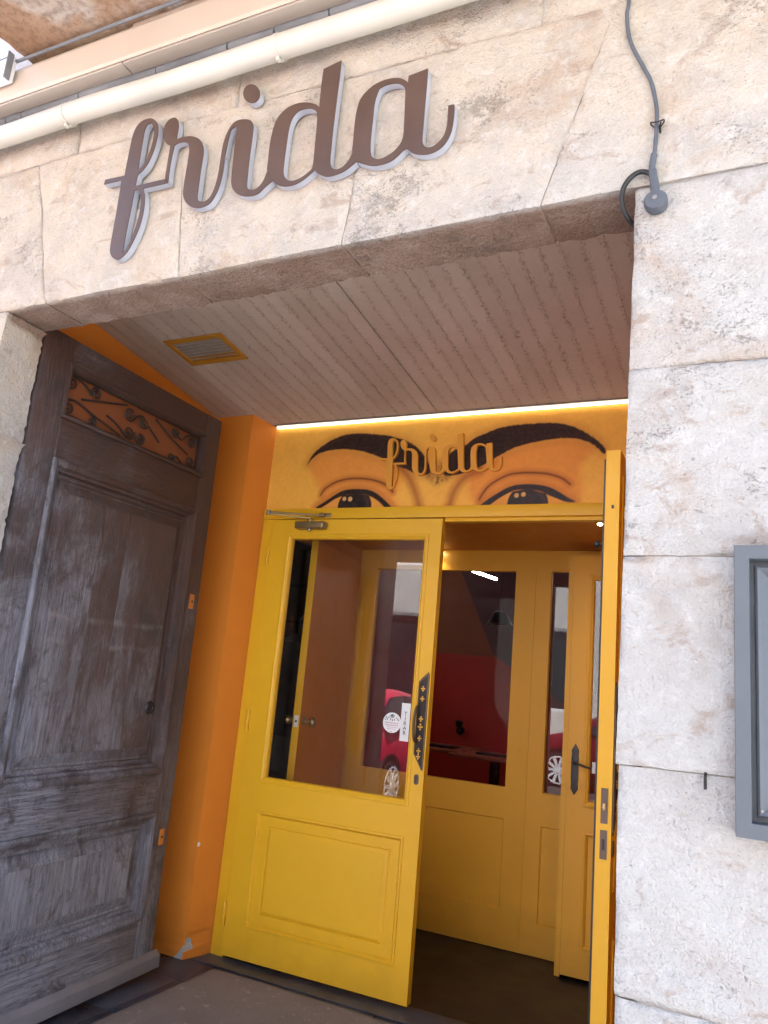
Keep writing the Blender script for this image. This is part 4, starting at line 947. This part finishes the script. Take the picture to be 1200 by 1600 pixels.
ff = np.stack([ii, ii + 1, ii + w1 + 1, ii + w1], 1).astype(np.int32)
me.vertices.add(len(vv)); me.vertices.foreach_set('co', vv.ravel())
me.loops.add(ff.size); me.loops.foreach_set('vertex_index', ff.ravel())
me.polygons.add(len(ff)); me.polygons.foreach_set('loop_start', np.arange(0, ff.size, 4, dtype=np.int32))
me.update(calc_edges=True)
at = me.attributes.new('print', 'FLOAT_COLOR', 'POINT')
at.data.foreach_set('color', np.concatenate([colr, np.ones((len(colr), 1))], 1).astype(np.float32).ravel())
me.materials.append(M['print'])
pn_ = bpy.data.objects.new('painted_panel', me); COL.objects.link(pn_); pn_.parent = mur
B(X0, X1, YM + .001, YM + .045, Z0, 2.70).build('backing_board', M['orange'], mur)

led = thing('strip_light', 'glowing warm white strip light along the top of the mural', 'light')
B(-2.452, -.27, 1.728, 1.7565, 2.6685, 2.6735).build('profile', M['steel'], led)
B(-2.440, -.272, 1.742, 1.7545, 2.6585, 2.668).build('diffuser', M['led'], led)

# ================================================================ cable and junction
cb = thing('wall_cable', 'dark grey cable hanging down the stone with a round junction puck and loop', 'cable')
main = [(-.30, 3.5), (-.297, 3.2), (-.2937, 3.027), (-.2973, 2.9815), (-.2882, 2.905), (-.257, 2.8227), (-.2376, 2.7725), (-.2251, 2.70), (-.2244, 2.648), (-.2265, 2.60), (-.2290, 2.5735)]
MB().tube(smooth_line([(a, -.012, b) for a, b in main], 6), .0048, 10).build('cable', M['cable'], cb)
MB().tube(smooth_line([(-.229, -.012, 2.578), (-.2325, -.012, 2.55), (-.2312, -.012, 2.53), (-.227, -.014, 2.505), (-.224, -.015, 2.475)], 6), [.0075] * 10 + [.0095] * 15, 12).build('sleeve', M['cable'], cb)
MB().tube(smooth_line([(-.231, -.012, 2.518), (-.240, -.013, 2.532), (-.256, -.014, 2.538), (-.272, -.014, 2.534), (-.2885, -.012, 2.519), (-.2985, -.006, 2.498), (-.2990, .004, 2.473), (-.2900, .02, 2.449), (-.272, .05, 2.435)], 6), .0058, 10).build('loop_cable', M['black'], cb)
MB().lathe([(.024, .0), (.0255, -.010), (.024, -.0125), (.0255, -.0145), (.0255, -.022), (.022, -.027), (.008, -.028)], (-.2225, -.002, 2.452), 'y', 32).build('junction_puck', M['cable'], cb)
MB().lathe([(.0055, -.0275), (.0055, -.0295), (.003, -.030)], (-.2235, -.002, 2.456), 'y', 16).build('puck_button', M['steel'], cb)
MB().tube([(-.2225 + .015 * math.cos(t), -.014 + .010 * math.sin(t), 2.657 + .004 * math.cos(2 * t)) for t in np.linspace(0, 2 * math.pi, 24, endpoint=False)], .0017, 6, closed=True).build('tie_ring', M['black'], cb)
MB().tube([(-.214, -.018, 2.654), (-.216, -.020, 2.646), (-.217, -.010, 2.641), (-.217, .004, 2.641)], .0022, 6).build('wall_hook', M['black'], cb)

nl = MB().tube([(-.119, .006, 1.238), (-.119, -.010, 1.230), (-.1185, -.012, 1.208)], .0032, 6).build('wall_nail', M['iron'])
tag(nl, 'small bent iron nail sticking out of the stone joint left of the menu case', 'nail')

# ================================================================ menu case
mc = thing('menu_case', 'grey framed display case fixed on the right stone pillar', 'display case')
def frame_loops(r, prof, name, mat, par, cap=False): return MB().loops(r, prof, cap=cap).build(name, mat, par)
R_ = (-.0665, .45, 1.138, 1.6635)
frame_loops(R_, [(0, .002), (0, -.044), (.001, -.046), (.0255, -.046), (.0265, -.045), (.0265, -.008)], 'case_frame', M['menu'], mc)
frame_loops(R_, [(.0262, -.010), (.034, -.010), (.036, -.024), (.040, -.027), (.046, -.024), (.060, -.014), (.062, -.012)], 'inner_moulding', M['menu'], mc)
frame_loops(R_, [(.0615, -.006), (.0615, -.0115), (.064, -.0115)], 'back_panel', M['menupanel'], mc, True)
MB().lathe([(.0025, -.0275), (.0025, -.026)], (-.0665 + .043, 0, 1.138 + .047), 'y', 10).build('screw', M['steel'], mc)

# ================================================================ dining room
def table(x, y, wx, wy, label):
    t = thing('dining_table', label, 'table', (x, y, 0))
    MB().box(-wx / 2, wx / 2, -wy / 2, wy / 2, .725, .755).build('tabletop', M['tabletop'], t, bevel=.004)
    MB().box(-.04, .04, -.04, .04, .03, .725).build('leg', M['black'], t, bevel=.003)
    MB().box(-.22, .22, -.22, .22, 0, .03).build('base', M['black'], t, bevel=.005)
    return t
table(-3.35, 6.2, 1.1, .8, 'red topped dining table seen through the partition glass at left')
table(-2.42, 5.9, .7, .7, 'red topped dining table by the right edge of the partition glass')
def chair(x, y, r, label):
    c = thing('chair', label, 'chair', (x, y, 0), r, 'black chairs in the dining room')
    MB().box(-.21, .21, -.21, .21, .43, .47).build('seat', M['black'], c, bevel=.01)
    MB().add(*(lambda: (lambda n: ([(.22 * math.sin(a), .21 + .05 * math.cos(a) - o, z) for o in (0, .02) for z in (.62, .82) for a in np.linspace(-1.2, 1.2, n)],
        [f for b in (0, 2 * n) for i in range(n - 1) for f in [(b + i, b + i + 1, b + n + i + 1, b + n + i)]] + [(i, i + 1, 2 * n + i + 1, 2 * n + i) for i in range(n - 1)] + [(n + i, n + i + 1, 3 * n + i + 1, 3 * n + i) for i in range(n - 1)]))(9))()).build('backrest', M['black'], c)
    for sx in (-.18, .18):
        for sy in (-.18, .18): MB().tube([(sx, sy, 0), (sx * .95, sy * .95, .43)], .014, 8).build('leg', M['black'], c)
        MB().tube([(sx, .18, .45), (sx * 1.05, .23, .64)], .012, 8).build('back_post', M['black'], c)
chair(-2.95, 5.55, 2.6, 'black chair with curved back between the two dining tables')
chair(-3.75, 5.6, 3.3, 'black chair with curved back beside the left dining table')
for (x, y, lab) in ((-3.05, 6.1, 'black serving tray with cutlery on the left dining table'), (-3.6, 6.05, 'black serving tray near the far end of the left dining table'), (-2.42, 5.85, 'black serving tray on the right dining table')):
    t = MB().box(-.15, .15, -.10, .10, 0, .018).build('tray', M['black'], None, bevel=.004); t.location = (x, y, .756); tag(t, lab, 'tray')
    c = MB().box(-.07, .07, -.012, .012, .019, .024).build('cutlery', M['steel'], t)
wl = thing('wall_lamp', 'small black bracket lamp on the red dining room wall', 'lamp', (-3.27, 7.199, .88))
MB().lathe([(.05, 0), (.05, -.02)], (0, 0, 0), 'y', 16).build('wall_plate', M['black'], wl)
MB().tube([(0, -.02, 0), (0, -.09, .01), (.02, -.12, .06)], .012, 8).build('arm', M['black'], wl)
MB().lathe([(.03, .04), (.05, .10), (.02, .12)], (.02, -.12, 0), 'z', 14).build('shade', M['black'], wl)
sh_ = MB().prism([(-3.45, 3.05), (-2.82, 1.745), (-1.5, 1.0), (-1.5, 3.05)], 6.9, 7.15).build('sloping_bulkhead', M['purple'])
struct(sh_)
for (a, b, lab) in (((-2.44, 5.0, 2.40), (-2.21, 5.0, 2.33), 'thin white tube lamp hanging in the dark dining room'),
                    ((-.9, 5.2, 2.35), (-.5, 5.5, 2.35), 'white tube lamp hanging at the right of the dining room'), ((-4.6, 5.4, 2.6), (-3.6, 5.4, 2.6), 'unseen tube lamp added over the left dining table for brightness'), ((-1.6, 6.6, 2.75), (-.6, 6.6, 2.75), 'unseen tube lamp added near the back wall to brighten the dining room')):  # last two tubes are out of view, added to brighten the dark room
    t = thing('tube_lamp', lab, 'lamp', a)
    d = Vector(b) - Vector(a)
    MB().tube([(0, 0, 0), tuple(d)], .012, 10).build('tube', M['tube'], t)
    MB().tube([(0, 0, .01), (0, 0, 3.04 - a[2])], .003, 6).tube([tuple(d + Vector((0, 0, .01))), (d.x, d.y, 3.04 - a[2])], .003, 6).build('suspension_wire', M['black'], t)
pw = thing('pendant_lamp', 'warm glowing pendant lamp deep in the dining room', 'lamp', (-1.9, 4.2, 1.86))
MB().lathe([(.03, .10), (.05, .09), (.10, .0), (.095, .0)], (0, 0, 0), 'z', 20).build('shade', M['black'], pw)
MB().lathe([(.03, .005), (.04, .03), (.02, .06)], (0, 0, 0), 'z', 14).build('bulb', M['warmlamp'], pw)
MB().tube([(0, 0, .1), (0, 0, 1.19)], .003, 6).build('cord', M['black'], pw)
for x, y, z, lab in ((-1.86, 2.80, 2.176, 'tiny lit spot lamp at the back of the vestibule ceiling'), (-.735, 2.06, 2.176, 'tiny lit spot lamp in the vestibule ceiling near the open leaf')):
    t = thing('ceiling_spot', lab, 'lamp', (x, y, z))
    MB().lathe([(.022, .013), (.022, .0), (.016, -.002), (.013, .004)], (0, 0, 0), 'z', 16).build('housing', M['closer'], t)
    MB().lathe([(.012, .001), (.011, -.006), (.004, -.010)], (0, 0, 0), 'z', 14).build('bulb', M['tube'], t)
    pl_ = bpy.data.lights.new('spot_glow', 'SPOT'); pl_.spot_size = rad(150); pl_.spot_blend = 1.0; pl_.energy = 0.16 if y > 2.5 else 1.3; pl_.color = (1.0, .84, .62); pl_.shadow_soft_size = .02
    po = bpy.data.objects.new('spot_glow', pl_); COL.objects.link(po); po.parent = t; po.location = (0, 0, -.05)
# store room contents
pf = thing('picture_frame', 'dark framed picture on the store room wall', 'picture', (-3.3, 3.74, 1.9))
MB().loops((-.3, .3, -.16, .16), [(0, 0), (0, -.02), (.03, -.02), (.03, -.005)], cap=False).build('frame', M['black'], pf)
MB().box(-.27, .27, -.008, -.002, -.13, .13).build('picture', M['darkroom'], pf)
ct = thing('hanging_coat', 'dark coat hanging in the store room', 'coat', (-2.95, 3.0, 0))
MB().lathe([(.04, 1.62), (.17, 1.56), (.21, 1.3), (.20, .95), (.24, .62)], (0, 0, 0), 'z', 18).map(lambda x, y, z: (x * (1 + .12 * math.sin(5 * math.atan2(y, x))), y * .5, z)).build('cloth', M['greycloth'], ct)
MB().tube([(0, 0, 1.62), (0, 0, 1.72), (.03, 0, 1.75), (.03, .7, 1.75)], .006, 6).build('hanger', M['steel'], ct)
fc = thing('folding_chair', 'folded grey chair leaning in the dark store room', 'chair', (-2.72, 2.55, 0), .3)
for dx in (-.18, .18):
    MB().tube([(dx, 0, 0), (dx * .95, -.1, 1.0)], .012, 8).build('leg', M['steel'], fc); MB().tube([(dx * .9, -.25, 0), (dx * .9, .08, .9)], .012, 8).build('leg', M['steel'], fc)
MB().box(-.18, .18, -.12, -.09, .78, .98).build('backrest', M['greycloth'], fc, bevel=.01)
MB().box(-.17, .17, -.16, -.12, .4, .72).build('seat', M['greycloth'], fc, bevel=.01)

# ================================================================ street opposite (seen in the reflections)
ob = thing('opposite_building', 'pale stone building across the street reflected in the door glass', 'building', (0, -13, 0))
wallm = MB()
cols = [(-24 + 2.6 * i) for i in range(19)]
rows = [(-.12, 1.0), (3.1, 4.3), (6.4, 7.4), (9.2, 10.2)]
for z0, z1 in rows: wallm.box(-26, 26, -.4, 0, z0, z1)
for i, c in enumerate(cols): 
    x1 = c + 2.6 - .65; 
    for (a, b) in ((1.0, 3.1), (4.3, 6.4), (7.4, 9.2)): wallm.box(x1 - .65, x1 + .65, -.4, 0, a, b)
wallm.build('wall', M['pavement'], ob)
for c in cols[5:14]:
    for (a, b) in ((1.0, 3.1), (4.3, 6.4)):
        x0 = c - 2.6 + 2.6; xa_, xb_ = c + 2.6, c + 3.9
        xa_ = c; f = MB().loops((c, c + 1.3, a, b), [(0, -.10), (0, -.06), (.07, -.06), (.07, -.14)], cap=False).build('window', M['white'], ob)
        MB().box(c + .05, c + 1.25, -.135, -.125, a + .05, b - .05).build('pane', M['carglass'], f)

def car(name, loc, rot, paint, label):
    c = thing(name, label, 'car', loc, rot, None)
    # local: +y is the nose, x is the width
    st = [(-1.85, .60, .42, .80, .86, .50), (-1.80, .72, .30, .86, 1.02, .56), (-1.62, .80, .22, .90, 1.24, .60), (-1.25, .83, .20, .93, 1.44, .60), (-.6, .84, .19, .94, 1.52, .61), (.0, .84, .19, .94, 1.51, .61), (.45, .84, .19, .94, 1.38, .60), (.95, .83, .19, .94, 1.06, .62), (1.05, .82, .20, .93, 1.0, .66), (1.5, .80, .22, .86, .90, .62), (1.8, .70, .28, .74, .78, .5), (1.88, .58, .38, .62, .66, .42)]
    vs = []; fs = []; n = 12
    for y, hw, zb, zl, zt, rw in st:
        half = [(0, zb), (hw * .85, zb), (hw * .97, zb + .08), (hw, (zb + zl) / 2), (hw * .97, zl), (rw + (hw * .97 - rw) * .12, zl + (zt - zl) * .86), (rw * .8, zt - .01 * (zt > zl)), (0, zt)]
        ring = half + [(-a, b) for a, b in half[-2:0:-1]]
        n = len(ring); vs += [(a, y, b) for a, b in ring]
    for i in range(len(st) - 1):
        for k in range(n): fs.append((i * n + k, i * n + (k + 1) % n, (i + 1) * n + (k + 1) % n, (i + 1) * n + k))
    fs += [tuple(range(n)), tuple((len(st) - 1) * n + k for k in range(n))]
    mb = MB().add(vs, fs); mb.sm = True
    body = mb.build('body', paint, c); body.data.set_sharp_from_angle(angle=rad(50))
    ss_ = body.modifiers.new('soft', 'SUBSURF'); ss_.levels = ss_.render_levels = 2
    for sx in (-1, 1):
        for pts in ([(-1.38, .98), (-1.0, 1.0), (-.52, 1.0), (-.52, 1.42), (-.9, 1.39), (-1.2, 1.24)], [(-.46, 1.0), (.62, 1.0), (.30, 1.33), (.05, 1.42), (-.46, 1.42)]):
            MB().add([(sx * (.822 - (z - .95) * .42 + .022), y, z) for y, z in pts] + [(sx * (.822 - (z - .95) * .42 - .03), y, z) for y, z in pts],
                     [tuple(range(len(pts))), tuple(range(2 * len(pts) - 1, len(pts) - 1, -1))] + [(i, (i + 1) % len(pts), (i + 1) % len(pts) + len(pts), i + len(pts)) for i in range(len(pts))]).build('side_window', M['carglass'], c)
        for wy in (-1.22, 1.18):
            MB().lathe([(.37, .70 * sx), (.37, .845 * sx), (.30, .85 * sx)], (0, wy, .32), 'x', 28).build('wheel_arch', M['black'], c)
            wh = MB().lathe([(.24, .74 * sx), (.31, .75 * sx), (.32, .80 * sx), (.31, .862 * sx), (.25, .87 * sx), (.24, .85 * sx)], (0, wy, .30), 'x', 32).build('wheel', M['tyre'], c)
            rm = MB().lathe([(.245, .845 * sx), (.245, .872 * sx), (.220, .874 * sx), (.220, .853 * sx)], (0, wy, .30), 'x', 32, False)
            for k in range(10):
                a = k * math.pi / 5
                p = [(math.cos(a + d) * r, math.sin(a + d) * r) for r, d in ((.04, -.5), (.225, -.13), (.225, .13), (.04, .5))]
                rm.add([(sx * q, wy + u, .30 + v) for q in (.858, .874) for u, v in p], [(0, 1, 2, 3), (7, 6, 5, 4), (0, 4, 5, 1), (1, 5, 6, 2), (2, 6, 7, 3), (3, 7, 4, 0)])
            rm.lathe([(.05, .86 * sx), (.05, .88 * sx)], (0, wy, .30), 'x', 16).build('rim', M['alloy'], wh, smooth=False)
        MB().lathe([(.09, -1.80), (.085, -1.86), (.05, -1.875)], (.58 * sx, 0, .72), 'y', 16).build('tail_light', M['carpaint2'], c)
        MB().lathe([(.10, 1.70), (.10, 1.82), (.06, 1.85)], (.55 * sx, 0, .66), 'y', 16).build('headlight', M['white'], c)
    MB().box(-.66, .66, -1.90, -1.84, .34, .44).build('bumper', M['steel'], c, bevel=.02)
    MB().box(-.25, .25, -1.875, -1.865, .58, .69).build('number_plate', M['white'], c)
    return c
car('parked_car', (-5.02, -5.70, -.24), math.pi, M['carpaint'], 'small bright red car parked across the street, reflected in the left door glass')
car('parked_car', (-2.4, -8.4, -.24), math.pi / 2, M['carpaint2'], 'maroon car parked along the far kerb, reflected in the partition glass')

def tree(x, y, h, label):
    t = thing('street_tree', label, 'tree', (x, y, -.12))
    MB().tube([(0, 0, 0), (.03, .02, h * .25), (-.04, .05, h * .5), (.0, .0, h * .8)], [.14, .11, .09, .04], 10).build('trunk', M['bark'], t)
    mb = MB(); rng = random.Random(int(x * 10))
    for i in range(5000):
        a = rng.uniform(0, 6.28); b = rng.uniform(-1, 1); r = h * .36 * rng.uniform(.35, 1) ** .5 * (1 + .3 * math.sin(3 * a))
        c = Vector((math.cos(a) * math.sqrt(1 - b * b) * r, math.sin(a) * math.sqrt(1 - b * b) * r, h * .66 + b * r * .9))
        u = Vector((rng.gauss(0, 1), rng.gauss(0, 1), rng.gauss(0, 1))).normalized() * .07; v = u.orthogonal().normalized() * .045
        mb.add([c - u, c + v, c + u, c - v], [(0, 1, 2, 3)])
    mb.build('crown', M['leaf'], t, recalc=False)
tree(-8.6, -10.6, 4.2, 'leafy green street tree before the opposite building, beside the red car')
